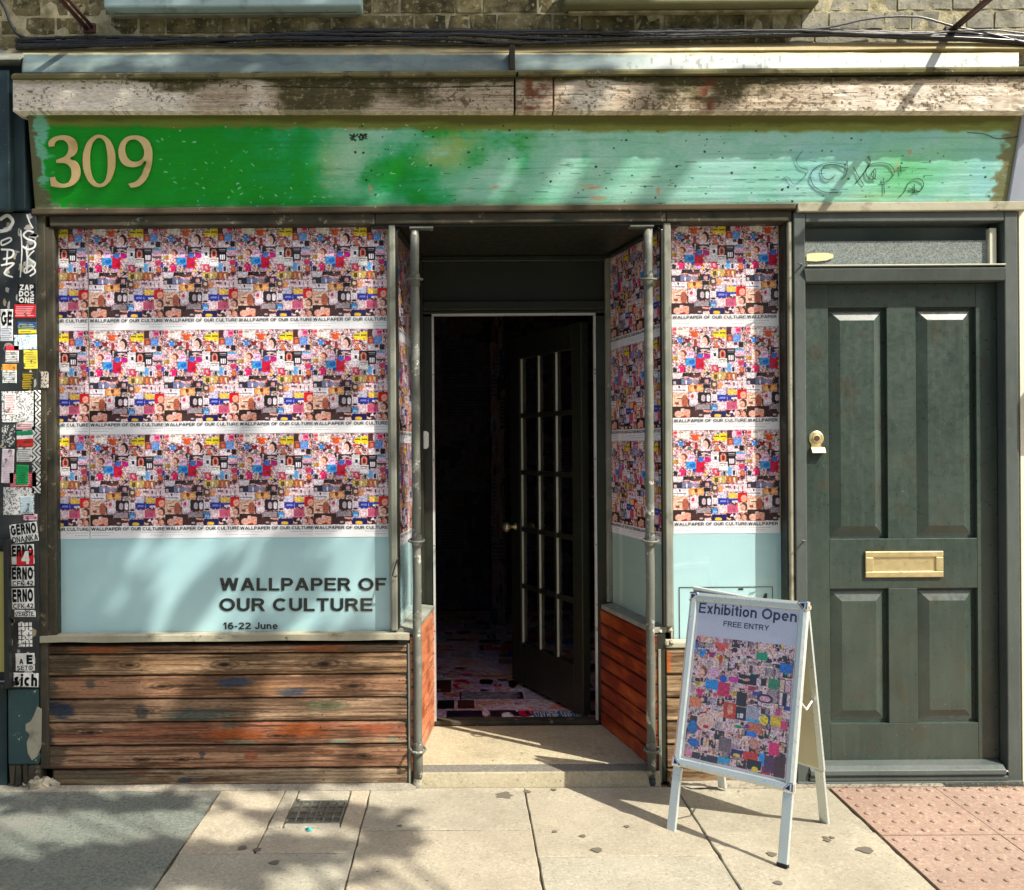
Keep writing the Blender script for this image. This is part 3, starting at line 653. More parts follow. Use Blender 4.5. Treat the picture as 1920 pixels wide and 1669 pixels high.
for _ in range(110):
    x = rs.uniform(620, 1900); y = rs.uniform(236, 386); 
    stamp(x, y, rs.uniform(.9, 2.6), rs.uniform(.8, 1.9), C(20, 60, 45), rs.uniform(.4, .95))
for _ in range(150):
    x = rs.uniform(290, 900); stamp(x, rs.uniform(230, 385), rs.uniform(.7, 4.5), rs.uniform(.6, 1.3), C(180, 225, 200), rs.uniform(.3, .9), rs.uniform(-.9, .9))
for _ in range(70): stamp(rs.uniform(600, 1900), rs.uniform(300, 386), rs.uniform(4, 16), rs.uniform(.5, .9), C(30, 90, 65), rs.uniform(.3, .7), rs.uniform(-.05, .05))
for cx_, cy_, rx, ry in ((1112, 351, 22, 6), (932, 350, 16, 3), (692, 352, 5, 10), (1125, 373, 16, 5), (655, 242, 12, 3), (1240, 362, 4, 12), (880, 351, 10, 2), (1690, 318, 5, 9), (1712, 290, 5, 7)):
    [stamp(cx_+rs.uniform(-rx, rx)*.8, cy_+rs.uniform(-ry, ry)*.8, rx*rs.uniform(.2, .6), ry*rs.uniform(.2, .5), C(200, 160, 125), rs.uniform(.3, .65), -.1) for _ in range(7)]
for cx_, cy_ in ((1478, 358), (1489, 353), (1500, 380), (1379, 326), (1602, 338), (684, 336), (663, 284), (678, 285), (877, 285), (806, 309), (1035, 340), (1273, 313), (1120, 313), (953, 245), (1324, 286), (1863, 336), (1174, 264)): stamp(cx_, cy_, 2.4, 2.2, C(20, 44, 34), .9)
for _ in range(34): stamp(rs.uniform(652, 684), rs.uniform(250, 262), rs.uniform(1.5, 3), rs.uniform(1, 2), C(20, 34, 28), .9, rs.uniform(-1, 1))
rel = .0025*(fb(np.linspace(0, 9, n+1)[None, :], np.linspace(0, 30, H+1)[:, None], 12, 3)-.5)
PL = 47
sheet('board', can, (WF(52, 213), WF(1916, 206), WF(1888, 386), WF(66, 396)), M['paintwood'], fa, .03, rel)
# 309
Z3 = 3.0
def num_xf(lift):
    def f(co): 
        p = WF(co.x, -co.y, .002); nrm = Vector((0, -1, -.22)).normalized(); return p + nrm*(co.z*.001+.006)
    return f
three = [(281,826,1),(279,802),(300,779),(335,766),(375,764),(410,776),(432,798),(440,828),(436,852),(420,876),(396,893),(428,908),(448,935),(455,968),(450,1000),(432,1028),(402,1047),(365,1055),(322,1053),(292,1047,1),(287,1000,1),(311,997,1),(318,1014),(338,1031),(364,1036),(388,1028),(403,1005),(408,975),(402,946),(384,925),(352,917),(323,917,1),(323,902,1),(346,893),(371,880),(386,860),(391,836),(386,811),(370,793),(346,787),(326,792),(313,804),(308,823,1)]
zero = [[(562,760),(605,776),(638,826),(652,905),(638,985),(604,1038),(562,1053),(520,1038),(485,985),(471,905),(485,826),(520,776)], [(560,776),(535,790),(516,830),(508,905),(518,985),(540,1025),(566,1036),(590,1024),(606,985),(611,905),(603,830),(588,790)]]
nine = [[(727,1035,1),(741,1056,1),(778,1049),(815,1022),(841,975),(855,920),(859,865),(850,820),(828,785),(795,768),(760,764),(720,772),(690,797),(674,832),(672,868),(681,902),(703,928),(736,940),(772,938),(800,926),(822,905),(814,952),(795,995),(765,1024)], [(758,784),(786,796),(808,826),(816,862),(808,890),(785,908),(755,912),(727,898),(711,870),(706,835),(716,804),(736,788)]]
for polys in ([three], zero, nine):
    pl = [[(q[0]/3.0, -q[1]/3.0) + tuple(q[2:]) for q in p] for p in polys]
    outline('numeral', pl, num_xf(0), 5.0, M['brassnum'], fa, .35)
# scribbled tag scratched on the turquoise paint
scr = MB()
def stroke(pts, r=.0011):
    P = []
    for i in range(len(pts)-1):
        p0 = pts[max(i-1, 0)]; p1 = pts[i]; p2 = pts[i+1]; p3 = pts[min(i+2, len(pts)-1)]
        for k in range(6):
            t = k/6; q = [.5*((2*p1[d])+(-p0[d]+p2[d])*t+(2*p0[d]-5*p1[d]+4*p2[d]-p3[d])*t*t+(-p0[d]+3*p1[d]-3*p2[d]+p3[d])*t**3) for d in (0, 1)]
            P.append(WF(1280+q[0]/3, q[1]/3, .0028))
    P.append(WF(1280+pts[-1][0]/3, pts[-1][1]/3, .0028)); scr.tube(P, r, 4)
stroke([(925, 965), (925, 905), (915, 925), (850, 915), (780, 925), (725, 970), (728, 1030), (770, 1070), (830, 1085), (900, 1080)])
stroke([(890, 1010), (915, 990), (920, 960), (880, 930), (820, 925), (785, 950), (785, 990), (820, 1012), (860, 985)])
stroke([(1040, 880), (1055, 910), (1035, 950), (1000, 1000), (970, 1035)], .0015); stroke([(960, 940), (985, 985), (1020, 1045)])
stroke([(1090, 1010), (1060, 985), (1085, 950), (1080, 1005), (1045, 1000), (1030, 965), (1060, 925), (1120, 915), (1170, 930), (1190, 975), (1150, 1020), (1110, 1025)])
stroke([(1130, 1000), (1135, 1090)]); stroke([(675, 850), (640, 900), (660, 940), (705, 960), (670, 1010), (625, 1035), (590, 995), (560, 1010)], .0008)
stroke([(1225, 930), (1228, 980)]); stroke([(1205, 945), (1270, 942)]); stroke([(1305, 1035), (1303, 1085)]); stroke([(1275, 1062), (1335, 1078)], .0014)
stroke([(1215, 1110), (1250, 1075), (1270, 1030), (1320, 1003), (1355, 1030), (1340, 1070), (1290, 1085)]); stroke([(1600, 745), (1700, 755), (1770, 780), (1890, 768)], .0012)
scr.obj('scratched_scribble', M['letter'], fa)['kind'] = 'stuff'
MB().box(W(60, 0).x, W(1900, 0).x, -.068, -.03, ZT-.002, ZT+.016).obj('top_batten', m_trimd, fa, b=.004)

# end console on the right, neighbour's console on the left, pillars
t = thing('end_console', 'blue-grey console block closing the right end of the fascia', 'console block', (W(1905, 380, 0).x+.03, 0, 2.33))
MB().prism([WF(1919, 208, .01), WF(1990, 208, .01), WF(1990, 382, .01), WF(1889, 384, .01), WF(1905, 290, .01)], (0, .12, 0)).obj('block', M['console'], t, b=.006)
t = thing('neighbour_console', 'blue-black painted console of the neighbouring shop at the top left corner', 'console block', (W(20, 300).x, 0, 2.33))
MB().box(-2.2, W(47, 300, -.04).x, -.04, .10, W(20, 394, -.04).z, W(20, 120, -.04).z).obj('block', M['navy'], t, b=.006)
MB().box(-2.2, W(18, 300, -.08).x, -.08, -.042, W(20, 394, -.08).z, W(20, 130, -.08).z).obj('cheek', M['navy'], t, b=.006)
MB().hexa([(-2.2, -.10, W(0, 112, -.1).z), (W(38, 0, -.1).x, -.10, W(0, 112, -.1).z), (-2.2, .005, W(0, 112, -.1).z), (W(38, 0).x, .005, W(0, 112, -.1).z), (-2.2, -.07, W(0, 100, -.1).z), (W(38, 0, -.1).x, -.07, W(0, 100, -.1).z), (-2.2, .005, W(0, 92).z), (W(38, 0).x, .005, W(0, 92).z)]).obj('capping', M['lead'] if False else M['greypost'], t)
t = thing('rendered_wall', 'cream rendered wall strip at the right edge beyond the door', 'wall', (2.35, .05, 0))
MB().box(W(1914, 900, -.012).x, 9.0, -.012, .2, -.05, ZB-.004).obj('wall_face', M['cream'], t)
MB().box(W(1992, 0).x, 9.0, -.010, .2, ZB-.002, 4.6).obj('wall_face', M['cream'], t)

t = thing('shadow_box', 'grey box added out of view beyond the right edge to cast a shadow', 'shadow caster', (W(1962, 735).x, -.05, 1.5))
MB().box(W(1944, 0).x, W(1984, 0).x, -.10, -.0125, W(1960, 780).z, W(1960, 690).z).obj('housing', M['console'], t, b=.006)  # unseen box added to throw the shadow wedge beside the door
t = thing('neighbour_shopfront', 'dark painted neighbouring shopfront beyond the left edge', 'shopfront', (-5, 0, 0))
MB().box(-9.0, -2.203, -.02, .2, -.02, 2.898).obj('boarding', M['navy'], t)
# ---- head beam over the windows
hb = thing('window_head_beam', 'dark weathered timber beam under the fascia over both windows', 'beam', (0, 0, 2.27))
za, zc = W(860, 399, -.01).z, W(860, 420, 0).z
for pa, pb in ((92, 700), (700.8, 1245), (1246, 1480)): MB().box(W(pa, 0).x, W(pb, 0).x, -.012, .10, zc, za, .0015).obj('beam_length', M['darkwood'], hb, b=.004)
MB().box(W(62, 0).x, W(1486, 0).x, -.03, .02, za+.001, ZB-.002).obj('bead', m_trimd, hb, b=.004)
MB().box(W(1487, 0).x, W(1914, 0).x, -.036, .05, W(1700, 396, -.03).z, ZB-.002).obj('bead', M['palesill'], hb, b=.003)
# backing wall behind everything (closes the building)
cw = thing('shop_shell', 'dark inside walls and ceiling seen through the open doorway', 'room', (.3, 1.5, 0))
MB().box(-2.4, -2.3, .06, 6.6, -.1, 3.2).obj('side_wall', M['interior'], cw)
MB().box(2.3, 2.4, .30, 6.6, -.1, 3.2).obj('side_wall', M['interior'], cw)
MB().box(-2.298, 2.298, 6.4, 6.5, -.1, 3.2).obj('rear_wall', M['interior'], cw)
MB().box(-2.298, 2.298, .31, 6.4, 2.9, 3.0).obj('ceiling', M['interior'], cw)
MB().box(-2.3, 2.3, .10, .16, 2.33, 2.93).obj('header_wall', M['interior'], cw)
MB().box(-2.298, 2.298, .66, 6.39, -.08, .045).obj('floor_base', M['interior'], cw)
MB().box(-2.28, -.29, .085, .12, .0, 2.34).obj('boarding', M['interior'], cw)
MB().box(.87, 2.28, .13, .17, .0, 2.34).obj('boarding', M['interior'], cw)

# =================================================================== POSTERS
def collage(Wc, Hc, seed, feats, cell=8, style=0, tex=1.0):
    rs = np.random.RandomState(seed); can = np.ones((Hc, Wc, 3))*C(225, 205, 195)
    yy, xx = np.mgrid[0:Hc, 0:Wc]
    pale = [C(236, 214, 206), C(226, 196, 200), C(242, 236, 228), C(222, 216, 206), C(232, 206, 178), C(240, 220, 222), C(214, 205, 214)]
    skin = [C(224, 168, 140), C(236, 190, 164), C(198, 136, 108), C(240, 204, 184)]
    dark = [C(34, 24, 26), C(70, 46, 42), C(22, 22, 30), C(92, 62, 54), C(48, 40, 52)]
    vivid = [C(212, 60, 92), C(226, 110, 140), C(60, 150, 214), C(150, 30, 40), C(240, 214, 60), C(224, 120, 50), C(60, 90, 190), C(70, 170, 120)]
    def E(cx, cy, rx, ry, c, box):
        x0, y0, x1, y1 = box; sub = can[y0:y1, x0:x1]; m = ((xx[y0:y1, x0:x1]-cx)/max(rx, .4))**2+((yy[y0:y1, x0:x1]-cy)/max(ry, .4))**2 < 1; sub[m] = c
    def mini(x0, y0, x1, y1, darkness):
        x0, y0 = max(0, x0), max(0, y0); x1, y1 = min(Wc, x1), min(Hc, y1)
        if x1-x0 < 1 or y1-y0 < 1: return
        w_, h_ = x1-x0, y1-y0; kind = rs.rand()
        base = dark[rs.randint(5)] if rs.rand() < darkness else pale[rs.randint(7)]
        if kind < .08: base = vivid[rs.randint(8)]
        can[y0:y1, x0:x1] = base; bx = (x0, y0, x1, y1)
        if kind < .30 :
            for yl in range(y0+1, y1-1, 2): can[yl, x0+1:max(x0+2, x1-1-rs.randint(0, 4))] = base*.55 if base.sum() > 1.2 else C(210, 205, 200)
        elif kind < .85:
            for _ in range(rs.randint(3, 8)):
                pal = (skin, dark, pale, vivid)[rs.choice(4, p=(.40, .30, .24, .06))]
                E(rs.uniform(x0, x1), rs.uniform(y0, y1), rs.uniform(.8, w_*.34), rs.uniform(.8, h_*.42), pal[rs.randint(len(pal))], bx)
        else:
            k = rs.randint(2, 5); 
            for q in range(k): can[y0+1:y1-1, x0+1+q*w_//k: x0+max(2, (q+1)*w_//k)-1] = (skin+pale+dark)[rs.randint(16)]
    y = 0
    while y < Hc:
        h_ = rs.randint(int(cell*.7), int(cell*1.5)); x = 0
        while x < Wc:
            w_ = rs.randint(int(cell*.7), int(cell*1.9))
            dk = .10+.42*ss(.45, .62, y/Hc)*(1-.5*ss(.55, .75, x/Wc)*(y/Hc < .9)) if style == 0 else .12+.30*ss(.35, .75, x/Wc)+.15*ss(.4, .9, y/Hc)
            sh = rs.randint(-2, 3); mini(x, y+sh, x+w_, y+h_+sh, dk)
            for _ in range(2):
                if rs.rand() < .45: a = x+rs.randint(0, w_); b2 = y+rs.randint(0, h_); mini(a, b2, a+rs.randint(3, 8), b2+rs.randint(3, 8), dk)
            x += w_
        y += h_
    q = fb(xx/2.2, yy/2.2, seed, 3)[..., None]; q2 = fb(xx/3.1+40, yy/2.6, seed+5, 3)[..., None]
    can[:] = np.clip(can*(1+.9*tex*(q-.5)), 0, 1); can[:] = can*(1-.38*tex*ss(.58, .68, q2)); can[:] = can*(1-.35*tex*ss(.60, .72, fb(xx/2.4, yy/2.0+70, seed+9, 2))[..., None]*np.array([.0, 1, .8]))
    for f in feats:
        k, a, b2, c2, d2, col = f[:6]; x0, y0, x1, y1 = int(a*Wc), int(b2*Hc), int(c2*Wc), int(d2*Hc); bx = (x0, y0, x1, y1); cxx, cyy = (x0+x1)/2, (y0+y1)/2
        if k == 'r': can[y0:y1, x0:x1] = col
        elif k == 'e': E(cxx, cyy, (x1-x0)/2, (y1-y0)/2, col, bx)
        elif k == 't':       # a shirt
            h_ = y1-y0; w_ = x1-x0; can[y0:y0+max(1, int(h_*.45)), x0:x1] = col; can[y0:y1, x0+int(w_*.22):x1-int(w_*.22)] = col; can[y0:y0+1, int(cxx)-1:int(cxx)+1] = pale[2]
        elif k == 'm': mini(x0, y0, x1, y1, f[6] if len(f) > 6 else .5)
        elif k == 'l':
            can[y0:y1, x0:x1] = col
            for yl in range(y0+1, y1-1, 2): can[yl, x0+1:x1-1-rs.randint(0, 3)] = f[6]
        elif k == 'p':       # portrait: face and hair
            can[y0:y1, x0:x1] = col; w_, h_ = x1-x0, y1-y0
            E(cxx+w_*.08, y0+h_*.42, w_*.40, h_*.44, f[6], bx); E(cxx-w_*.06, y0+h_*.55, w_*.30, h_*.38, skin[1], bx); can[int(y0+h_*.7):int(y0+h_*.7)+1, int(cxx-w_*.08):int(cxx+w_*.1)+1] = C(170, 50, 50)
    g = np.random.RandomState(seed+1).rand(Hc, Wc, 1); q3 = fb(xx/2.0, yy/2.0, seed+21, 2)[..., None]
    can = can*(.99+.32*(q3-.5)*2+.16*(g-.5)); m_ = can.mean(2, keepdims=True); can = m_+(can-m_)*1.08
    return np.clip(can*np.array([1.01, .965, 1.035]), 0, 1)
BK = C(26, 20, 22)
def zf(L, ox, oy, sx, sy): return [(k, (a-ox)/sx, (b-oy)/sy, (c-ox)/sx, (d-oy)/sy, *r) for k, a, b, c, d, *r in L]
feats = zf([('r', 145, 178, 210, 205, C(236, 200, 196)), ('e', 150, 178, 215, 205+20, C(214, 70, 70)), ('e', 150, 240, 210, 265, C(220, 90, 90)), ('r', 215, 178, 395, 300, C(236, 232, 214)), ('r', 235, 185, 300, 215, C(170, 165, 150)),
 ('t', 405, 232, 545, 325, C(214, 92, 36)), ('t', 225, 333, 308, 402, C(52, 130, 196)), ('t', 330, 336, 420, 405, C(116, 20, 32)), ('r', 230, 285, 300, 315, C(215, 190, 160)), ('e', 240, 285, 290, 325, C(90, 70, 60)),
 ('e', 460, 335, 505, 450, C(150, 56, 36)), ('p', 560, 285, 690, 470, C(236, 222, 216), C(40, 30, 32)), ('e', 550, 400, 640, 460, C(240, 226, 224)), ('m', 510, 470, 695, 550, C(0, 0, 0), .8),
 ('e', 730, 222, 835, 325, C(240, 216, 40)), ('r', 835, 215, 932, 332, C(240, 214, 44)), ('r', 745, 255, 820, 270, C(120, 110, 30)), ('r', 845, 255, 920, 270, C(110, 100, 30)), ('r', 710, 328, 820, 350, C(190, 60, 40)),
 ('r', 935, 178, 1010, 290, C(76, 40, 40)), ('e', 1000, 180, 1060, 280, C(224, 210, 214)), ('r', 1072, 178, 1145, 262, C(226, 104, 150)), ('r', 1085, 205, 1135, 235, C(190, 50, 80)), ('r', 935, 295, 1025, 390, C(166, 74, 40)), ('e', 955, 310, 1005, 370, C(214, 128, 88)),
 ('l', 1030, 285, 1142, 392, C(62, 132, 206), C(150, 190, 230)), ('p', 1145, 270, 1200, 400, C(236, 200, 190), C(90, 50, 40)), ('e', 770, 385, 815, 460, C(200, 110, 80)), ('e', 842, 345, 870, 430, C(140, 40, 60)),
 ('r', 940, 400, 1100, 480, C(238, 228, 226)), ('r', 1040, 405, 1090, 440, C(60, 50, 52)), ('r', 1110, 395, 1175, 470, BK), ('p', 230, 500, 355, 625, C(238, 216, 184), C(134, 62, 36)), ('r', 365, 520, 465, 625, C(232, 206, 224)), ('e', 380, 545, 450, 590, C(210, 160, 190)),
 ('e', 508, 555, 585, 640, C(62, 116, 190)), ('e', 603, 555, 697, 640, C(186, 26, 122)), ('r', 345, 625, 490, 730, C(70, 166, 214)), ('e', 385, 645, 470, 710, C(36, 110, 190)), ('r', 488, 630, 608, 782, C(196, 10, 56)), ('e', 535, 690, 600, 750, C(150, 10, 50)),
 ('r', 500, 785, 600, 815, C(200, 170, 226)), ('r', 700, 480, 812, 720, C(226, 228, 222)), ('r', 752, 550, 784, 600, BK), ('r', 812, 488, 1055, 630, BK), ('e', 830, 500, 920, 640, C(214, 140, 116)), ('e', 848, 530, 902, 610, C(110, 20, 20)), ('r', 945, 510, 1040, 520, C(160, 160, 160)), ('r', 945, 535, 1040, 545, C(130, 130, 130)), ('r', 940, 570, 1055, 680, BK), ('r', 962, 585, 985, 655, C(235, 235, 235)), ('r', 992, 585, 1012, 658, C(235, 235, 235)), ('r', 1018, 590, 1036, 655, C(235, 235, 235)),
 ('r', 1062, 495, 1190, 525, C(90, 180, 216)), ('r', 1062, 525, 1190, 600, C(230, 190, 200)), ('r', 1062, 600, 1190, 628, C(80, 60, 66)), ('r', 812, 632, 938, 750, C(232, 236, 224)), ('r', 830, 645, 920, 655, C(130, 130, 120)), ('r', 830, 680, 915, 690, C(170, 160, 150)), ('r', 722, 720, 798, 815, C(200, 70, 100)), ('e', 740, 735, 785, 800, C(236, 180, 170)), ('e', 868, 755, 905, 812, BK), ('e', 895, 755, 935, 800, C(110, 160, 170)), ('r', 940, 710, 1000, 825, C(104, 176, 220)), ('r', 1005, 700, 1060, 830, C(232, 226, 226)), ('r', 1012, 760, 1045, 822, C(36, 40, 66)), ('e', 1100, 650, 1190, 735, C(190, 60, 96)), ('e', 1110, 745, 1190, 840, C(196, 112, 70)),
 ('t', 235, 738, 345, 828, C(216, 30, 104)), ('e', 145, 755, 215, 830, C(30, 40, 40)), ('p', 360, 735, 410, 820, C(220, 216, 214), C(70, 70, 76)), ('r', 160, 840, 295, 915, C(228, 228, 224)), ('m', 298, 838, 560, 905, C(0, 0, 0), .95), ('r', 145, 920, 300, 1005, C(44, 42, 50)), ('e', 160, 950, 200, 1000, C(210, 210, 210)), ('r', 280, 925, 430, 1000, C(120, 130, 160)), ('e', 330, 940, 360, 1000, C(230, 230, 235)), ('e', 440, 920, 520, 1000, C(150, 150, 160)), ('r', 555, 905, 695, 990, C(40, 30, 30)), ('e', 610, 920, 670, 985, C(190, 150, 140)),
 ('r', 705, 835, 915, 935, C(206, 186, 104)), ('e', 740, 850, 800, 930, C(90, 80, 40)), ('e', 810, 850, 850, 930, C(236, 226, 190)), ('r', 920, 835, 1085, 930, C(160, 104, 60)), ('e', 950, 850, 985, 930, C(232, 150, 80)), ('e', 1010, 850, 1050, 930, C(240, 226, 190)), ('r', 700, 960, 795, 1060, C(90, 70, 52)), ('e', 720, 980, 775, 1030, C(225, 205, 180)), ('e', 800, 970, 870, 1060, C(226, 160, 96)), ('r', 885, 960, 1215, 1060, C(232, 214, 208)), ('r', 905, 980, 985, 1005, C(130, 90, 90)), ('e', 1020, 975, 1045, 1030, C(80, 70, 80)), ('e', 1080, 975, 1100, 1030, C(80, 70, 80)), ('e', 1140, 975, 1160, 1030, C(80, 70, 80)),
 ('r', 148, 1015, 370, 1120, C(232, 230, 226)), ('r', 235, 1020, 255, 1060, C(40, 40, 60)), ('r', 165, 1080, 345, 1090, C(130, 130, 130)), ('r', 380, 1005, 590, 1110, C(226, 160, 92)), ('e', 400, 1030, 470, 1100, C(244, 200, 130)), ('e', 500, 1030, 580, 1100, C(240, 190, 120)), ('e', 450, 1010, 500, 1075, C(120, 60, 40)), ('r', 590, 1000, 690, 1060, BK), ('r', 145, 1120, 375, 1330, C(238, 202, 170)), ('r', 210, 1200, 290, 1215, C(60, 36, 30)), ('r', 190, 1165, 240, 1172, C(140, 90, 70)), ('e', 180, 1250, 245, 1290, C(130, 70, 60)), ('e', 270, 1150, 370, 1330, C(170, 100, 74)), ('r', 395, 1130, 510, 1300, C(234, 222, 218)), ('e', 405, 1140, 460, 1200, C(200, 50, 70)), ('r', 515, 1125, 700, 1270, C(36, 28, 30)), ('e', 560, 1150, 620, 1250, C(190, 180, 180)), ('e', 635, 1140, 690, 1260, C(238, 236, 236)),
 ('r', 705, 1120, 795, 1280, C(228, 226, 224)), ('e', 715, 1100, 785, 1150, C(110, 90, 70)), ('e', 715, 1235, 785, 1270, C(30, 30, 30)), ('r', 800, 1075, 920, 1155, C(206, 212, 222)), ('r', 805, 1158, 932, 1245, C(24, 40, 150)), ('r', 825, 1185, 915, 1215, C(130, 150, 200)), ('e', 935, 1075, 1080, 1170, C(230, 196, 90)), ('r', 940, 1165, 1080, 1225, C(32, 60, 170)), ('r', 1000, 1195, 1080, 1225, C(236, 230, 226)), ('r', 1085, 1082, 1222, 1218, C(200, 14, 26)), ('e', 1120, 1110, 1210, 1215, C(240, 170, 140)), ('p', 1085, 1225, 1225, 1362, C(228, 218, 190), C(96, 50, 36)),
 ('r', 145, 1325, 480, 1480, C(52, 34, 30)), ('e', 175, 1380, 300, 1480, C(226, 178, 150)), ('e', 280, 1360, 420, 1480, C(222, 170, 140)), ('e', 255, 1340, 320, 1400, C(236, 200, 190)), ('e', 300, 1440, 350, 1480, C(180, 40, 40)), ('m', 485, 1290, 700, 1380, C(0, 0, 0), 1), ('m', 400, 1380, 700, 1480, C(0, 0, 0), 1), ('r', 705, 1300, 790, 1380, C(70, 130, 180)), ('e', 710, 1330, 785, 1370, C(140, 200, 220)), ('r', 800, 1260, 925, 1370, C(232, 214, 208)), ('m', 925, 1255, 1080, 1370, C(0, 0, 0), .9), ('r', 705, 1395, 915, 1480, C(22, 22, 84)), ('e', 745, 1425, 850, 1475, C(230, 190, 60)), ('m', 920, 1380, 1050, 1480, C(0, 0, 0), 1), ('p', 1055, 1375, 1130, 1480, C(210, 190, 190), C(60, 40, 40)), ('p', 1130, 1380, 1225, 1480, C(220, 130, 90), C(60, 30, 30))],
 148, 170, 1067, 1312)
PW, PH = 142/465, 197.3/465
def poster_canvas(seed=3):
    a = collage(150, 184, seed, feats)
    b_ = np.ones((25, 150, 3))*C(240, 240, 244)
    for x0, x1, y in ((3, 47, 13), (3, 38, 18), (103, 147, 13), (120, 147, 18)):
        for x in range(x0, x1):
            if (x*7+y) % 6: b_[y, x] = C(168, 168, 176)
    return np.concatenate([a, b_], 0)
PC = poster_canvas()
PC = np.clip(PC + (np.random.RandomState(2).rand(*PC.shape[:2], 1)-.5)*.06, 0, 1)
_pm = {}
def poster_mesh(c0, c1, r1=209, top=0):
    k = (c0, c1, r1)
    if k not in _pm:
        can = PC[:r1, c0:c1]; w_ = PW*(c1-c0)/150-.0012; h_ = PH*r1/209-.0008
        rel = .0016*(fb(np.linspace(0, 2.5, c1-c0+1)[None, :], np.linspace(0, 1.6, r1+1)[:, None], c0+r1, 2)-.5)
        o = sheet('poster', can, ((0, 0, 0), (w_, 0, 0), (w_, 0, -h_), (0, 0, -h_)), M['print'], None, .0, rel); me = o.data; bpy.data.objects.remove(o)
        # heading, clipped to the same crop
        v, f = text_pts('WALLPAPER OF OUR CULTURE', .022, 1.06)
        x0, x1 = .012*PW, .992*PW; zb_, zt_ = -PH*(184+8.6)/209, -PH*(184+2.2)/209
        V_ = [(x0+(x1-x0)*a - PW*c0/150, zb_+(zt_-zb_)*b2, c_) for a, b2, c_ in v]
        F = [q for q in f if all(-.0005 < V_[i][0] < w_+.0005 for i in q)] if r1 > 190 else []
        tm_ = None
        if F:
            tm_ = bpy.data.meshes.new('lettering'); tm_.from_pydata([(a, -.0022-.00008*c_, b2) for a, b2, c_ in V_], [], F); tm_.materials.append(M['letter'])
        _pm[k] = (me, tm_)
    return _pm[k]
def put_poster(parent, p, c0=0, c1=150, r1=209, ang=0, jitter=True):
    me, tm_ = poster_mesh(c0, c1, r1)
    q = Vector(p)
    if jitter: q.y -= random.uniform(0, .0008)
    o = add('poster', me, parent, q); o.rotation_euler = (0, (random.uniform(-.0035, .0035) if jitter else 0), ang)
    if tm_:
        t_ = bpy.data.objects.new('lettering', tm_); COL.objects.link(t_); t_.parent = o
    return o

# =================================================================== LEFT DISPLAY WINDOW
zs = W(420, 1186, .04).z; zt = W(420, 420, .04).z
GY = .045
lw = thing('display_window', 'wide left shop window papered with three rows of collage posters over a pale blue panel', 'shop window', (W(415, 0).x, 0, .6))
xl, xr = W(106, 830, GY).x, W(729.5, 830, GY).x
MB().box(xl-.01, xr+.01, GY+.003, GY+.03, zs-.02, zt+.02).obj('backing_board', M['creamboard'], lw)
b = MB().box(xl-.004, xr+.004, GY-.008, GY-.005, zs-.005, zt+.005).obj('glass', M['glass'], lw)
ztop = W(415, 423.5, GY).z
for r in range(3):
    z0 = ztop - r*(PH+.0005)
    x0 = W(169, 830, GY).x
    put_poster(lw, (xl+.002, GY, z0), 150-int((x0-xl-.003)/PW*150), 150)
    for k in range(4):
        xk = x0 + k*(PW-.0015)
        if xk+PW > xr: put_poster(lw, (xk, GY, z0), 0, int((xr-xk)/PW*150))
        else: put_poster(lw, (xk, GY, z0))
vz = ztop-3*PH-.002
vin = MB().box(xl+.002, xr-.002, GY+.0008, GY+.0026, zs, vz+.012).obj('window_film', M['vinyl'], lw)
def fit(s, pl, pt, pr, pb, Y, parent, mat=M['letter'], bold=.03, lift=.002, sp=1.0, name='lettering', line=1.0):
    a = W(pl, pb, Y); b_ = W(pr, pb, Y); c_ = W(pl, pt, Y)
    return lettering(s, a, b_-a, c_-a, mat, parent, bold, lift, name, sp, line)
fit('WALLPAPER OF', 412, 1083.5, 724.5, 1107.5, GY, vin, bold=.038); fit('OUR CULTURE', 411.5, 1121.5, 698.5, 1146, GY, vin, bold=.038); fit('16-22 June', 418, 1167, 521, 1179.5, GY, vin, bold=.03)
# frame of the left window
def frame(name, pa, pb, ya, yb, py0, py1, mat, parent, b=.004, Y=0):
    return MB().box(W(pa, 830, Y).x, W(pb, 830, Y).x, ya, yb, W(860, py1, Y).z, W(860, py0, Y).z).obj(name, mat, parent, b=b)
MB().box(W(88, 830).x, W(103.5, 830).x, -.004, .085, W(90, 1192).z, zc-.001).obj('frame_post', M['darkwood'], lw, b=.004)
MB().box(W(103.5, 830).x+.0015, xl-.001, .012, .04, zs-.01, zc-.001).obj('glazing_bead', M['darkgreen'], lw, b=.003)
MB().box(W(731, 830).x, W(743.5, 830).x, -.006, .06, W(735, 1183).z, zc-.001).obj('frame_post', M['greypost'], lw, b=.006)
MB().box(xl-.002, xr+.002, .012, GY-.009, zs-.012, zs+.004).obj('bottom_bead', M['palesill'], lw, b=.002)
lsill = MB(); 
sx0, sx1 = W(80, 1195).x, W(768, 1195).x
for i in range(30):
    a = sx0+(sx1-sx0)*i/30; b_ = sx0+(sx1-sx0)*(i+1)/30; e = lambda q: (float(vn(q*7, 5))-.5)*.004
    zt_, z0_ = W(420, 1188, 0).z, W(420, 1203, -.03).z
    lsill.hexa([(a, -.026+e(a), z0_+e(a+3)), (b_, -.026+e(b_), z0_+e(b_+3)), (a, .06, z0_), (b_, .06, z0_), (a, -.026+e(a), z0_+.024), (b_, -.026+e(b_), z0_+.024), (a, .06, zt_), (b_, .06, zt_)])
lsill.obj('sill', M['palesill'], lw)

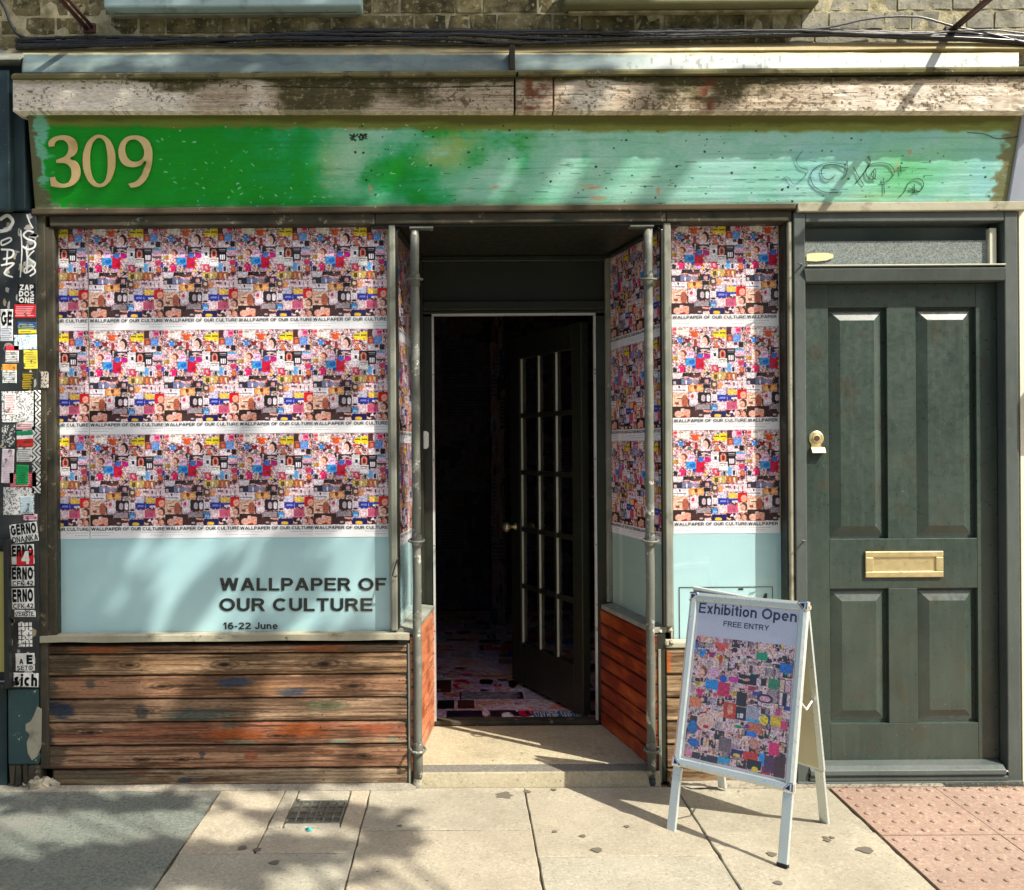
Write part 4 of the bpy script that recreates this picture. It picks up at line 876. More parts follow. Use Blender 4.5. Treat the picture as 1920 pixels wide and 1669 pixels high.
# ---- plank stallriser under the left window
st = thing('plank_stallriser', 'weathered plank panel below the wide left window, stained with paint', 'timber panel', (W(420, 0).x, 0, 0))
def plank(x0, x1, z0, z1, seed, knots=(), patches=(), base=C(140, 108, 84), dk=C(48, 34, 24), lt=C(192, 162, 130), mat='oldwood', depth=.02, Yf=0.0, cell=.0042, parent=st, corners=None, pxx=None):
    wd = (x1-x0); ht = z1-z0; n = max(8, int(wd/cell)); H = max(6, int(ht/cell*1.15))
    x = x0+wd*(np.arange(n)+.5)/n; zr = (np.arange(H)+.5)/H; X, V = np.meshgrid(x, zr); Zm = V*ht
    wz = Zm.copy(); kn = np.zeros_like(X); rings = np.zeros_like(X)
    for kx, kv, ks in knots:
        dx = (X-kx)/(.045*ks); dz = (Zm-kv*ht)/(.014*ks); d2 = dx*dx+dz*dz
        wz = wz + np.sign(Zm-kv*ht+1e-6)*.010*ks*np.exp(-d2*.6)*-1; kn = np.maximum(kn, np.exp(-d2*3.2*(1.4)))
        rings = np.maximum(rings, np.exp(-d2*.55)*(np.sin(np.sqrt(d2)*9) > .35))
    g1 = fb(X*2.6, wz*130, seed, 4); g2 = fb(X*1.5, wz*42, seed+5, 3); bl = fb(X*5, Zm*25, seed+9, 4)
    tone = float(vn(seed*1.7, .5))
    can = np.ones((H, n, 3))*(base*(0.88+.24*tone))
    can = mixc(can, ss(.45, .72, g2)*.7, lt); can = mixc(can, ss(.48, .70, g1)*.5, dk*1.3); can = mixc(can, ss(.50, .72, bl)*.5, dk*1.6); can = mixc(can, ss(.64, .68, fb(X*3, Zm*200, seed+31, 3))*.4, dk*.6)
    can = mixc(can, rings*.5, dk); can = mixc(can, kn, dk*.9)
    for (pxa, v_, rx, rv, c_, k_) in patches:
        pxw = W(pxa, 1300).x if pxa > 5 else pxa
        m_ = np.exp(-((X-pxw)/(rx/465))**2-((V-v_)/rv)**2)
        can = mixc(can, ss(.34, .80, m_*1.05+.95*(fb(X*16, Zm*110, seed+12, 5)-.5)+.35*(g1-.5))*k_*.8, c_*.9+C(112, 96, 78)*.1)
    edge = np.minimum(V, 1-V)*ht/.006
    can = mixc(can, ss(1.0, .1, edge+1.2*(fb(X*20, V*3, seed+2)-.5))*.5, dk*.8)
    hs = np.linspace(0, 1, H+1)[:, None]; wsx = np.linspace(x0, x1, n+1)[None, :]
    e2 = np.minimum(hs, 1-hs)*ht
    rel = -.004*ss(.005, 0, e2)+.0016*(fb(wsx*2.2, hs*ht*210, seed, 3)-.5)+.002*(vn(wsx*6, hs*0, seed)-.5)
    cs = corners or ((x0, Yf, z1), (x1, Yf, z1), (x1, Yf, z0), (x0, Yf, z0))
    return sheet('plank', can, cs, M[mat], parent, depth, rel)
rowsz = [W(750, p, 0).z for p in (1206.5, 1223.6, 1264, 1307.6, 1351.5, 1395, 1439, 1470)]
OR, BLU, TEAL, RED, GRN = C(168, 82, 34), C(22, 42, 66), C(52, 74, 74), C(150, 74, 52), C(110, 140, 118)
data = [
 ([], [(190, .5, 45, .6, OR, .8), (600, .5, 50, .6, C(166, 84, 44), .75), (720, .3, 60, .5, C(120, 110, 98), .7), (110, .6, 30, .8, C(40, 38, 28), .8)]),
 ([(W(235, 0).x, .5, 1), (W(412, 0).x, .5, 1.4), (W(598, 0).x, .5, 1.5)], [(120, .4, 60, .5, C(50, 46, 34), .8), (520, .2, 160, .2, C(64, 52, 36), .6)]),
 ([(W(295, 0).x, .45, 1.1), (W(653, 0).x, .5, 1.2)], [(90, .5, 24, .6, C(52, 60, 50), .8), (445, .3, 40, .22, BLU*1.4, .9), (545, .75, 40, .25, BLU*1.3, .85), (500, .6, 60, .3, C(176, 128, 84), .6), (170, .35, 14, .2, BLU, .6)]),
 ([(W(603, 0).x, .3, 1.2), (W(262, 0).x, .5, .9)], [(112, .45, 34, .45, BLU, .95), (90, .1, 20, .3, BLU, .7), (370, .7, 90, .32, TEAL, .85), (610, .35, 50, .3, C(100, 112, 84), .8), (265, .5, 14, .4, C(46, 52, 56), .7)]),
 ([(W(510, 0).x, .6, 1.0), (W(160, 0).x, .4, .9)], [(440, .5, 70, .30, OR, .95), (565, .4, 60, .42, OR*1.05, .95), (700, .3, 46, .32, C(170, 88, 56), .9), (430, .14, 20, .2, GRN*.8, .6), (455, .93, 36, .12, GRN, .8), (640, .9, 24, .14, GRN*1.15, .8), (735, .88, 10, .14, GRN*1.1, .8), (88, .6, 16, .7, C(40, 54, 52), .85)]),
 ([(W(255, 0).x, .6, .8), (W(330, 0).x, .6, .8), (W(672, 0).x, .5, .7)], [(470, .45, 14, .2, RED, .9), (378, .4, 8, .2, C(50, 56, 74), .8), (610, .3, 28, .2, C(96, 60, 36), .8), (105, .3, 24, .8, C(58, 56, 46), .8)]),
 ([], [(345, .7, 16, .25, BLU, .7), (180, .5, 120, .6, C(92, 94, 76), .6), (600, .5, 160, .7, C(150, 140, 118), .5), (260, .2, 20, .2, RED*.8, .5)])]
for i, (kn_, pt_) in enumerate(data):
    z1, z0 = rowsz[i]-.0022, rowsz[i+1]+.0022
    x0 = W(83, 1300).x + (.035 if i == 6 else (.012 if i == 5 else 0)); x1 = W(763, 1300).x
    plank(x0, x1, max(z0, .004), z1, 20+i*7, kn_, [(a, 1-(1-v_) if True else v_, *r) for a, v_, *r in pt_], dk=C(46, 33, 23) if i else C(36, 26, 18), base=[C(148, 100, 74), C(148, 116, 84), C(156, 116, 88), C(140, 112, 88), C(158, 104, 78), C(164, 122, 94), C(134, 118, 96)][i])
for i in range(7):
    for q in (98, 262, 433, 604, 748):
        if i == 6 and q < 150: continue
        nx = W(q+random.uniform(-4, 4), 1300).x
        for fz in ((.28, .74) if i else (.5,)):
            nz_ = rowsz[i+1]+(rowsz[i]-rowsz[i+1])*fz; MB().lathe((nx, .0015, max(nz_, .01)), (0, -1, 0), [(.0030, 0), (.0028, .0022), (.0008, .0030)], 7).obj('nail', M['rust'], st)
MB().box(W(84, 0).x, W(776, 0).x, .021, .045, 0.0, rowsz[0]).obj('backing', M['darkwood'], st)
MB().box(W(765, 1300).x, W(770.5, 1300).x, -.006, .04, .004, rowsz[0]+.001, .001).obj('corner_post', M['greypost'], st, b=.003)
MB().box(W(772.5, 1300).x, W(777, 1300).x, -.002, .04, .004, rowsz[0]+.001, .001).obj('corner_post', m_trimd, st, b=.003)

# =================================================================== RIGHT DISPLAY WINDOW
GR = .070
rw = thing('display_window', 'narrow right shop window with collage posters over a pale blue panel', 'shop window', (W(1360, 0).x, 0, .6))
xl, xr = W(1261, 830, GR).x, W(1463, 830, GR).x; zs2 = W(1360, 1200, GR).z
MB().box(xl-.01, xr+.01, GR+.004, GR+.03, zs2-.02, zt+.02).obj('backing_board', M['creamboard'], rw)
MB().box(xl-.004, xr+.004, GR-.008, GR-.005, zs2-.005, zt+.005).obj('glass', M['glass'], rw)
ztop = W(1360, 419, GR).z; k_ = (CAMD+GR)/CAMD
for r in range(3):
    z0 = ztop - r*(PH+.0005)
    put_poster(rw, (xl+.001, GR, z0)); put_poster(rw, (xl+PW, GR, z0), 0, int((xr-xl-PW-.001)/PW*150))
vin = MB().box(xl, xr, GR+.0008, GR+.0026, zs2, ztop-3*PH+.01).obj('window_film', M['vinyl'], rw)
fy = GR-.0012
bx = MB()
a, b_ = W(1273, 1101, fy), W(1449, 1101, fy); zlow = a.z-.22
bx.box(a.x, b_.x, fy, fy+.0008, a.z-.003, a.z); bx.box(a.x, a.x+.003, fy, fy+.0008, zlow, a.z-.0031); bx.box(b_.x-.003, b_.x, fy, fy+.0008, zlow, a.z-.0031)
bx.obj('printed_border', M['letter'], vin)
fit('1', 1430, 1112.5, 1438, 1140, GR, vin, bold=.04)
bx = MB().box(W(1377, 0, fy).x, W(1386, 0, fy).x, fy, fy+.0008, W(0, 1116, fy).z, W(0, 1113, fy).z); bx.obj('lettering', M['letter'], vin)
MB().box(W(1246.5, 830).x, W(1260.5, 830).x, -.004, GR-.01, W(1250, 1176).z, zc-.001).obj('frame_post', M['greypost'], rw, b=.006)
MB().box(xr+.001, W(1477.5, 830).x, .004, GR+.03, W(1470, 1460).z, zc-.001).obj('frame_post', M['darkgreen'], rw, b=.002)  # dark paint stands in for the shaded side of the jamb
MB().box(W(1478.5, 830).x, W(1490, 830, -.02).x-.001, -.014, .06, .01, zc-.001).obj('frame_post', M['palesill'], rw, b=.005)
# stallriser below, behind the sandwich board
sr = thing('plank_stallriser', 'short plank panel behind the sandwich board with crumbling plaster on top', 'timber panel', (W(1360, 0).x, 0, 0))
zr = [W(1250, p).z for p in (1218, 1265, 1309, 1353, 1397, 1441, 1468)]
for i in range(6):
    plank(W(1241, 0).x, W(1476, 0).x, max(.004, zr[i+1]+.002), zr[i]-.002, 90+i*5, [], [(1250, .5, 12, .7, OR*1.15, .9)] if i == 0 else [], base=C(150, 126, 94), parent=sr)
MB().box(W(1230, 0).x, W(1478, 0).x, .022, .05, 0, zr[0]).obj('backing', M['darkwood'], sr)
MB().box(W(1226, 1300).x, W(1232, 1300).x, -.004, .05, .004, zr[0]+.02, .001).obj('corner_post', M['darkgreen'], sr, b=.002)
MB().box(W(1234, 1300).x, W(1239.5, 1300).x, -.006, .05, .004, zr[0]+.002, .001).obj('corner_post', M['greypost'], sr, b=.002)
def lump(name, c, rx, ry, rz, mat, parent, seed, n=30, m=20, amp=.35):
    b = MB(); rings = []
    for j in range(m+1):
        th = math.pi*j/m; P = []
        for i in range(n):
            ph = 2*math.pi*i/n; k = 1+amp*(float(fb(math.cos(ph)*1.9+3+th*.7, math.sin(ph)*1.9+th*1.9, seed, 5))-.5)*3
            P.append((c[0]+rx*k*math.sin(th)*math.cos(ph), c[1]+ry*k*math.sin(th)*math.sin(ph), c[2]+rz*k*math.cos(th)))
        rings.append(b.pts(P))
    for a, c_ in zip(rings, rings[1:]):
        for k in range(n): b.f.append((a+k, a+(k+1) % n, c_+(k+1) % n, c_+k))
    return b.obj(name, mat, parent, smooth=True)
def chunks(c, spread, n_, s0, s1, mat, parent, seed, name='plaster_chunk'):
    """broken pieces: small many-sided lumps with flat fracture faces, piled from the middle"""
    import bmesh
    rq = random.Random(seed)
    for k in range(n_):
        r_ = s0+(s1-s0)*rq.random()**1.5; off = Vector((rq.gauss(0, .42)*spread[0], rq.gauss(0, .42)*spread[1], abs(rq.gauss(0, .42))*spread[2]))
        bm = bmesh.new()
        for q in range(16):
            d = Vector((rq.gauss(0, 1), rq.gauss(0, 1), rq.gauss(0, .8))).normalized()*r_*rq.uniform(.75, 1.1); bm.verts.new(Vector(c)+off+d)
        bmesh.ops.convex_hull(bm, input=bm.verts); bmesh.ops.delete(bm, geom=[v for v in bm.verts if not v.link_faces], context='VERTS')
        me = bpy.data.meshes.new(name); bm.to_mesh(me); bm.free(); me.materials.append(mat); bev(add(name, me, parent), .0015, 1)
p = W(1252, 1186); chunks((p.x, .016, p.z), (.028, .008, .035), 12, .006, .015, M['plaster'], sr, 3)
p = W(1256, 1206); chunks((p.x+.004, .004, p.z-.004), (.040, .010, .008), 12, .006, .014, M['plaster'], sr, 5)
MB().box(W(1240, 0).x, W(1476, 0).x, .0, .06, zr[0]+.004, W(1360, 1203).z).obj('sill', M['palesill'], sr, b=.006)

# =================================================================== RECESSED ENTRANCE
FZ = .055; BY = .60
LO, LI = (-.250, .012), (-.186, BY-.02)        # left splayed glass, outer and inner plan points
RO, RI = (.828, .012), (.712, BY-.02)
def splay(name, label, A, B_, side, film):
    t = thing(name, label, 'shop window', ((A[0]+B_[0])/2, (A[1]+B_[1])/2, .63), 'splayed side windows of the entrance')
    A = Vector((*A, 0)); B_ = Vector((*B_, 0)); d = (B_-A).normalized(); L_ = (B_-A).length
    nrm = Vector((d.y, -d.x, 0)) if side == 'L' else Vector((-d.y, d.x, 0))      # towards the passage
    up = Vector((0, 0, 1))
    def X_(p): return A + d*p.x + nrm*p.y + up*p.z
    zb_, zt_ = .632, 2.235
    MB(X_).box(0, L_, -.03, -.004, zb_, zt_).obj('backing_board', M['creamboard'], t)
    MB(X_).box(0, L_, .004, .007, zb_, zt_).obj('glass', M['glass'], t)
    # the reader's left is A on the left wall's far side: posters run so that lettering reads correctly
    ang = math.atan2(d.y, d.x)
    top = 2.228 if side == 'L' else 2.232
    cols = int(L_/PW*150)
    for r in range(3):
        z0 = top-r*(PH+.0005)
        if side == 'L':       # seen from the passage the left wall reads from the street inwards
            p0 = A + nrm*.0006
            o1 = put_poster(t, (p0.x, p0.y, z0), 0, 150, ang=ang, jitter=False)
            o2p = A + d*PW + nrm*.0006
            put_poster(t, (o2p.x, o2p.y, z0), 0, int((L_-PW)/PW*150), ang=ang, jitter=False)
        else:
            p0 = B_ + nrm*.0006
            put_poster(t, (p0.x, p0.y, z0), 0, 150, ang=ang+math.pi, jitter=False)
            o2p = B_ - d*PW + nrm*.0006
            put_poster(t, (o2p.x, o2p.y, z0), 0, int((L_-PW)/PW*150), ang=ang+math.pi, jitter=False)
    MB(X_).box(.001, L_-.001, -.0035, -.0008, zb_, top-3*PH+.008).obj('window_film', film, t)
    w_ = .062 if side == 'L' else .05
    s_ = MB(X_); s_.hexa([(0, -.01, zb_-.028), (L_, -.01, zb_-.028), (0, w_+.006, zb_-.028), (L_, w_+.006, zb_-.028), (0, -.01, zb_), (L_, -.01, zb_), (0, w_+.006, zb_-.008), (L_, w_+.006, zb_-.008)])
    s_.obj('sill', M['greypost'], t, b=.003)
    MB(X_).box(0, L_, -.01, .016, zt_+.001, 2.249).obj('head_bead', M['darkgreen'], t, b=.002)
    MB(X_).box(L_-.004, L_+.02, -.012, .022, zb_+.001, zt_).obj('inner_post', M['greypost'] if side == 'R' else M['darkgreen'], t, b=.003)
    MB(X_).box(-.012, .006, -.02, .010, zb_+.001, zt_).obj('outer_post', M['darkgreen'], t, b=.003)
    # boarded stallriser
    k = 8; hh = (zb_-.03-FZ)/k
    q = thing('side_stallriser', 'orange-brown varnished boards lining the %s side of the entrance' % ('left, sunlit' if side == 'L' else 'right, shaded'), 'timber panel', ((A.x+B_.x)/2, .3, FZ), 'varnished side panels of the entrance')
    n0 = w_; 
    e0, e1 = -.008, L_+.03
    for i in range(k):
        z0 = FZ+.001+i*hh; P = [X_(Vector(p)) for p in ((e0, n0, z0+hh-.0035), (e1, n0, z0+hh-.0035), (e1, n0, z0), (e0, n0, z0))]
        if side == 'R': P = [P[1], P[0], P[3], P[2]]
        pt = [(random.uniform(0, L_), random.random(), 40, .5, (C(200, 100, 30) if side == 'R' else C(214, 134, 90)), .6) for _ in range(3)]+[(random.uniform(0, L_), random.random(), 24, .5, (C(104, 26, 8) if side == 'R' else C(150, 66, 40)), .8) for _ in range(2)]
        plank(0, L_, z0, z0+hh-.0035, 150+i*3+(50 if side == 'L' else 0), [], pt, base=(C(128, 48, 16) if side == 'R' else C(192, 118, 82)), dk=(C(58, 14, 8) if side == 'R' else C(142, 78, 54)), lt=(C(172, 78, 26) if side == 'R' else C(214, 146, 106)), mat='varnish', depth=.012, parent=q, cell=.006, corners=P)  # sun and shade put into the board colours: left paler, right darker
    MB(X_).box(e0, e1, .0, n0-.013, FZ-.05, zb_-.03).obj('backing', M['darkgreen'], q)
    return t
splay('splayed_window', 'left side window of the entrance, partly sunlit, papered with collage posters', LO, LI, 'L', M['vinyl'])
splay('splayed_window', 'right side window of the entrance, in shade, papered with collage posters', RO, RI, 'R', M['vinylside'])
step = struct('entrance_step', MB().box(-.178, .80, .083, BY+.02, -.02, FZ), M['treadstone'], b=.004)
setp(step, kind='structure')
MB().box(-.178, .80, .0, .0815, -.02, FZ-.001).obj('cement_strip', M['greystrip'], step, b=.005)
MB().prism([(-.178, -.030, .0), (-.178, -.012, FZ-.004), (-.178, -.0015, FZ-.002), (-.178, -.0015, -.02), (-.178, -.032, -.02)], (.978, 0, 0)).obj('riser', M['yellowstone'], step, b=.003)
MB().box(-.35, .9, -.0, BY+.1, 2.252, 2.31).obj('soffit', M['darkgreen'], cw)
# door wall of the recess
ds = thing('door_surround', 'dark green painted door surround at the back of the entrance', 'door frame', (.26, BY, FZ))
OX0, OX1, OZ = W(815.5, 830, BY).x, W(1113.5, 830, BY).x, W(860, 593, BY).z
MB().box(LI[0]-.03, OX0-.012, BY, BY+.08, FZ, OZ).obj('jamb', M['darkgreen'], ds, b=.003)
MB().box(OX1+.012, RI[0]+.03, BY, BY+.08, FZ, OZ).obj('jamb', M['darkgreen'], ds, b=.003)
z1, z2 = W(860, 583, BY).z, W(860, 566, BY).z
MB().box(LI[0]-.02, RI[0]+.03, BY+.0, BY+.08, OZ+.012, z1).obj('head', M['darkgreen'], ds, b=.003)
MB().box(LI[0]-.02, RI[0]+.03, BY-.014, BY+.08, z1+.001, z2).obj('head_rail', M['darkgreen'], ds, b=.003)
MB().box(LI[0]-.02, RI[0]+.03, BY+.016, BY+.08, z2+.001, 2.251).obj('overdoor_panel', M['darkgreen'], ds)
MB().box(LI[0]-.02, RI[0]+.03, BY-.02, BY+.0155, 2.225, 2.2505).obj('ceiling_bead', M['darkgreen'], ds, b=.004)
trim = MB(); y0, y1 = BY-.004, BY+.02
trim.box(OX0-.0115, OX0-.0015, y0, y1, FZ+.012, OZ); trim.box(OX1+.0015, OX1+.0115, y0, y1, FZ+.012, OZ); trim.box(OX0-.0115, OX1+.0115, y0, y1, OZ+.0015, OZ+.0112)
trim.obj('metal_trim', M['metaltrim'], ds)
for z_ in (.5, .9, 1.3, 1.7):
    for x_ in (OX0-.0065, OX1+.0065): MB().lathe((x_, y0, z_), (0, -1, 0), [(.003, 0), (.0022, .0012)], 8).obj('screw', M['blacksign'], ds)
MB().box(OX0-.011, OX1+.011, BY-.01, BY+.06, FZ+.001, FZ+.024).obj('threshold', M['darkwood'], ds, b=.006)
bell = thing('doorbell', 'white oval push-button doorbell on the left door jamb', 'doorbell', W(797.5, 825, BY))
p = W(797.5, 825, BY)
def pill(w_, h_, y0, y1, c, mat, par, name):
    P = []
    for k in range(24):
        a = 2*math.pi*k/24; P.append((c.x+w_*math.cos(a), y0, c.z+(h_-w_)*(1 if math.sin(a) >= 0 else -1)+w_*math.sin(a)))
    return MB().prism(P, (0, y1-y0, 0)).obj(name, mat, par, b=.002)
pill(.0165, .042, BY-.016, BY-.0005, p, M['whiteplastic'], bell, 'housing'); MB().lathe((p.x, BY-.0162, p.z), (0, -1, 0), [(.007, 0), (.006, .002)], 16).obj('button', M['whiteplastic'], bell)

# ---- open glazed door leaf
dl = thing('glazed_shop_door', 'dark green glazed door of fifteen panes standing open inwards', 'door', (OX1-.005, BY+.07, FZ+.03))
hp = Vector((OX1-.012, BY+.075, FZ+.028)); dd = Vector((-.30, .70, 0)).normalized(); dn = Vector((-dd.y, dd.x, 0))
dn = -dn if dn.y > 0 else dn
LW, LH, TH = .755, OZ-FZ-.05, .042
def DX(p): return hp + dd*p.x + dn*p.y + Vector((0, 0, p.z))
stl, top_, bot_ = .11, .12, .22
for a, b_, c_, d_ in ((0, stl-.02, 0, LH), (LW-stl, LW, 0, LH), (stl-.0195, LW-stl-.0005, 0, bot_), (stl-.0195, LW-stl-.0005, LH-top_, LH)):
    MB(DX).box(a, b_, 0, TH, c_, d_).obj('rail' if b_-a > .3 else 'stile', M['darkgreen'], dl, b=.003)
gx0, gx1, gz0, gz1 = stl-.02, LW-stl, bot_, LH-top_
cw_ = (gx1-gx0)/3; ch_ = (gz1-gz0)/5; bw_ = .012
for i in (1, 2): MB(DX).box(gx0+i*cw_-bw_, gx0+i*cw_+bw_, .006, TH-.006, gz0+.001, gz1-.001).obj('glazing_bar', M['darkgreen'], dl, b=.003)
for j in range(1, 5):
    for i in range(3): MB(DX).box(gx0+i*cw_+(bw_ if i else 0)+.0005, gx0+(i+1)*cw_-(bw_ if i < 2 else 0)-.0005, .007, TH-.007, gz0+j*ch_-bw_, gz0+j*ch_+bw_).obj('glazing_bar', M['darkgreen'], dl, b=.003)
for i in range(3):
    for j in range(5):
        xa, xb = gx0+i*cw_+(bw_ if i else .0)+.0006, gx0+(i+1)*cw_-(bw_ if i < 2 else 0)-.0006
        za_, zb2 = gz0+j*ch_+(bw_ if j else 0)+.001, gz0+(j+1)*ch_-(bw_ if j < 4 else 0)-.001
        pn = MB(DX).box(xa, xb, .018, .022, za_, zb2).obj('pane', M['glass'], dl)
        MB(DX).box(xb-.0035, xb, .0225, .0335, za_, zb2).obj('bead', M['beadhighlight'], pn, b=.001)  # pale strip on one side of each pane imitates the lit bead edge
kn = DX(Vector((LW-.05, TH, .84)))
MB().lathe(kn, dn, [(.02, 0), (.02, .004), (.009, .008), (.009, .03), (.024, .045), (.027, .058), (.018, .07), (.002, .073)], 20).obj('knob', M['brass'], dl, smooth=True)

# ---- interior prints
INT = (0.25, 3.19)
def big_collage(w_, h_, seed, cell, bright=1.0):
    a = np.clip(collage(w_, h_, seed, [], cell, 1, .15)*bright, 0, 1); m_ = a.mean(2, keepdims=True)
    return np.clip(m_+(a-m_)*1.5, 0, 1)
fp = thing('floor_collage', 'printed collage covering the shop floor behind the doorway', 'floor covering', (.26, 1.4, .05))
cf = big_collage(200, 330, 21, 20)*.95
zfp = FZ+.004
fpc = ((-.55, 3.58, zfp), (1.3, 3.58, zfp), (1.3, BY+.07, zfp), (-.55, BY+.07, zfp))
sheet('print', cf, fpc, M['floorprint'], fp, .0)
a = G(1003, 1349, zfp+.001); b_ = G(1104, 1349, zfp+.001); c_ = G(1003, 1334, zfp+.001)
MB().prism([tuple(a), tuple(b_), (b_.x, c_.y, c_.z), (a.x, c_.y, a.z)], (0, 0, .0006)).obj('slogan_strip', NT('blue_print', .4).color((.01, .06, .25)).m, fp)
ux = Vector((b_.x-a.x-.008, 0, 0)); uz = Vector((0, c_.y-a.y-.006, 0))
v_, f_ = text_pts('STAY HOME. SAVE LIVES.', .03, 1.0)
me = bpy.data.meshes.new('lettering'); me.from_pydata([(a.x+.004+ux.x*q[0], a.y+.003+uz.y*q[1], zfp+.0028+.00008*q[2]) for q in v_], [], f_); me.materials.append(M['whiteletter']); add('lettering', me, fp)
wp = thing('wall_collage', 'printed collage covering the dark rear walls inside the shop', 'wall print', (.1, 2.6, .05))
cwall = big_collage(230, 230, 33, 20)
cwall = np.clip(cwall*.38*np.array([.9, .95, 1.1]), 0, 1)  # print colours darkened, the dim room's shade put into them
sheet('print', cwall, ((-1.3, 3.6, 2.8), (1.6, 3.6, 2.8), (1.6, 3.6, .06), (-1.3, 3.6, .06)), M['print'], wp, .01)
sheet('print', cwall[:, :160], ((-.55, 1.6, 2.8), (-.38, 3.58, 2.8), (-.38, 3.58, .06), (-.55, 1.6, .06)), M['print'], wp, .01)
sheet('print', big_collage(40, 180, 5, 16)*.5, ((.235, 3.0, 2.6), (.34, 3.0, 2.6), (.34, 3.0, .06), (.235, 3.0, .06)), M['print'], wp, .3)  # darkened too, with the room's shade in the colour

# ---- iron pivot posts
def ironpost(px, label, upper, dark_base):
    X0 = W(px, 900, -.005).x; t = thing('iron_pivot_post', label, 'iron post', (X0, -.005, 0), 'iron posts beside the entrance')
    P = []
    for k in range(24): z_ = .01+2.225*k/23; P.append((X0+.0012*math.sin(k*1.7), -.008, z_))
    MB().tube(P, [.0178+.0006*math.sin(k*2.9) for k in range(24)], 14).obj('shaft', M['pipe'], t, smooth=True)
    zt_ = 2.238
    MB().box(X0-.02, X0+(.075 if upper > 0 else .02), -.03, .012, zt_, zt_+.007).obj('top_bracket', M['pipe'], t, b=.002) if upper > 0 else MB().box(X0-.075, X0+.02, -.03, .012, zt_, zt_+.007).obj('top_bracket', M['pipe'], t, b=.002)
    for py_ in (523, 1014, 1407):
        c_ = W(px+3, py_, -.03); tt = []
        for k in range(17):
            a_ = -2.6+5.2*k/16; tt.append((X0+.030*math.sin(a_), -.020-.030*math.cos(a_), c_.z-.004*math.cos(a_)))
        h = MB().tube(tt, .0052, 8).obj('ring_hook', M['pipe'], t, smooth=True)
        MB().lathe((X0, -.008, c_.z-.026), (0, 0, 1), [(.0196, 0), (.0208, .006), (.0208, .040), (.0196, .05)], 14).obj('collar', M['pipe'], t, smooth=True)
        MB().prism([(X0-.006, -.031, c_.z+.012), (X0+.012, -.034, c_.z+.030), (X0+.004, -.032, c_.z+.034), (X0-.010, -.031, c_.z+.026)], (0, .01, 0)).obj('lug', M['pipe'], t)
    MB().lathe((X0, -.008, .0), (0, 0, 1), [(.024, 0), (.023, .01), (.020, .02), (.0192, .03)], 14).obj('foot', M['cement'] if not dark_base else M['navy'], t)
    return t
ironpost(780.5, 'grey painted iron post with ring hooks on the left side of the entrance', 1, False)
ironpost(1217.5, 'grey painted iron post with ring hooks on the right side of the entrance', -1, True)
# small curled iron hook on the corner post
hk = thing('window_hook', 'small black curled hook on the left corner post beside the entrance', 'hook', W(741, 1060, -.01))
P = [W(*q, -.02) for q in ((746, 1045), (742, 1058), (738, 1070), (736, 1079), (741, 1082), (746, 1078))]
MB().tube(P, .003, 6).obj('hook', M['black'], hk, smooth=True)

# =================================================================== PANELLED DOOR
FYD = -.022; LY = .032
pdm = M['doorgreen']; fr = M['framegreen']
pf = thing('front_door_frame', 'grey-green timber frame around the panelled front door', 'door frame', (W(1700, 0).x, 0, 0))
x0, x1, x2, x3 = W(1491, 830, FYD).x, W(1512.5, 830, FYD).x, W(1886, 830, FYD).x, W(1911, 830, FYD).x
ztopf, zo1, zo0, zr0 = W(1700, 397, FYD).z, W(1700, 415, FYD).z, W(1700, 501, FYD).z, W(1700, 527, FYD).z
zsl = W(1700, 1470, FYD).z
MB().box(x0, x1, FYD, .09, zsl, ztopf).obj('jamb', fr, pf, b=.004); MB().box(x2, x3, FYD, .09, zsl, ztopf).obj('jamb', fr, pf, b=.004)
MB().box(x1+.001, x2-.001, FYD+.001, .09, zo1, ztopf).obj('head', fr, pf, b=.003)
tr = MB(); tr.hexa([(x1+.001, FYD-.0, zr0), (x2-.001, FYD-.0, zr0), (x1+.001, .09, zr0), (x2-.001, .09, zr0), (x1-.01, FYD-.012, zo0-.006), (x2+.0, FYD-.012, zo0-.006), (x1-.01, .09, zo0+.004), (x2+.0, .09, zo0+.004)])
tr.obj('transom_rail', fr, pf, b=.002)
MB().box(x1+.001, x2-.001, -.028, .09, .012, .030).obj('threshold', fr, pf, b=.004)
MB().box(x0-.002, x3+.002, -.035, .09, -.01, .0115).obj('door_step', fr, pf, b=.003)
MB().box(x1+.012, x2-.03, -.030, -.0285, .034, .045).obj('weather_bar', M['metaltrim'], pf)
MB().box(x1+.001, x2-.001, -.026, .06, .0455, .05).obj('weather_bar', M['metaltrim'], pf)
tl_ = thing('transom_window', 'narrow window over the front door, clear above and frosted below', 'window', (W(1690, 0).x, .02, zo0))
ty = .012
fx1 = W(1869, 830, ty).x; gx_1 = W(1856, 830, ty).x
MB().box(x1+.001, fx1, ty-.008, ty+.02, W(0, 423, ty).z-.013, W(0, 423, ty).z-.001).obj('frame', M['whiteframe'], tl_, b=.002)
zg1, zg0 = W(1690, 429, ty).z, W(1690, 498, ty).z
MB().box(gx_1, fx1, ty-.008, ty+.02, zg0, zg1-.001).obj('frame', M['whiteframe'], tl_, b=.002)
MB().box(x1+.001, x1+.006, ty-.006, ty+.02, zg0, zg1-.001).obj('frame', M['whiteframe'], tl_, b=.001)
zmid = W(1690, 451, ty).z
MB().box(x1+.006, gx_1-.0005, ty+.004, ty+.007, zg0, zg1).obj('pane', M['glass'], tl_)
MB().box(x1+.006, gx_1-.0005, ty+.009, ty+.012, zg0, zmid).obj('frosted_film', M['frosted'], tl_)
MB().box(x1, x2, .10, .12, zg0-.05, zg1+.05).obj('hall_reflection', painted('grey_green_reflection', (.10, .14, .135), (.13, .17, .155), rough=.6, chips=.95, bs=.05), tl_)  # grey-green sheet behind the glass, its colour stands in for the reflected street
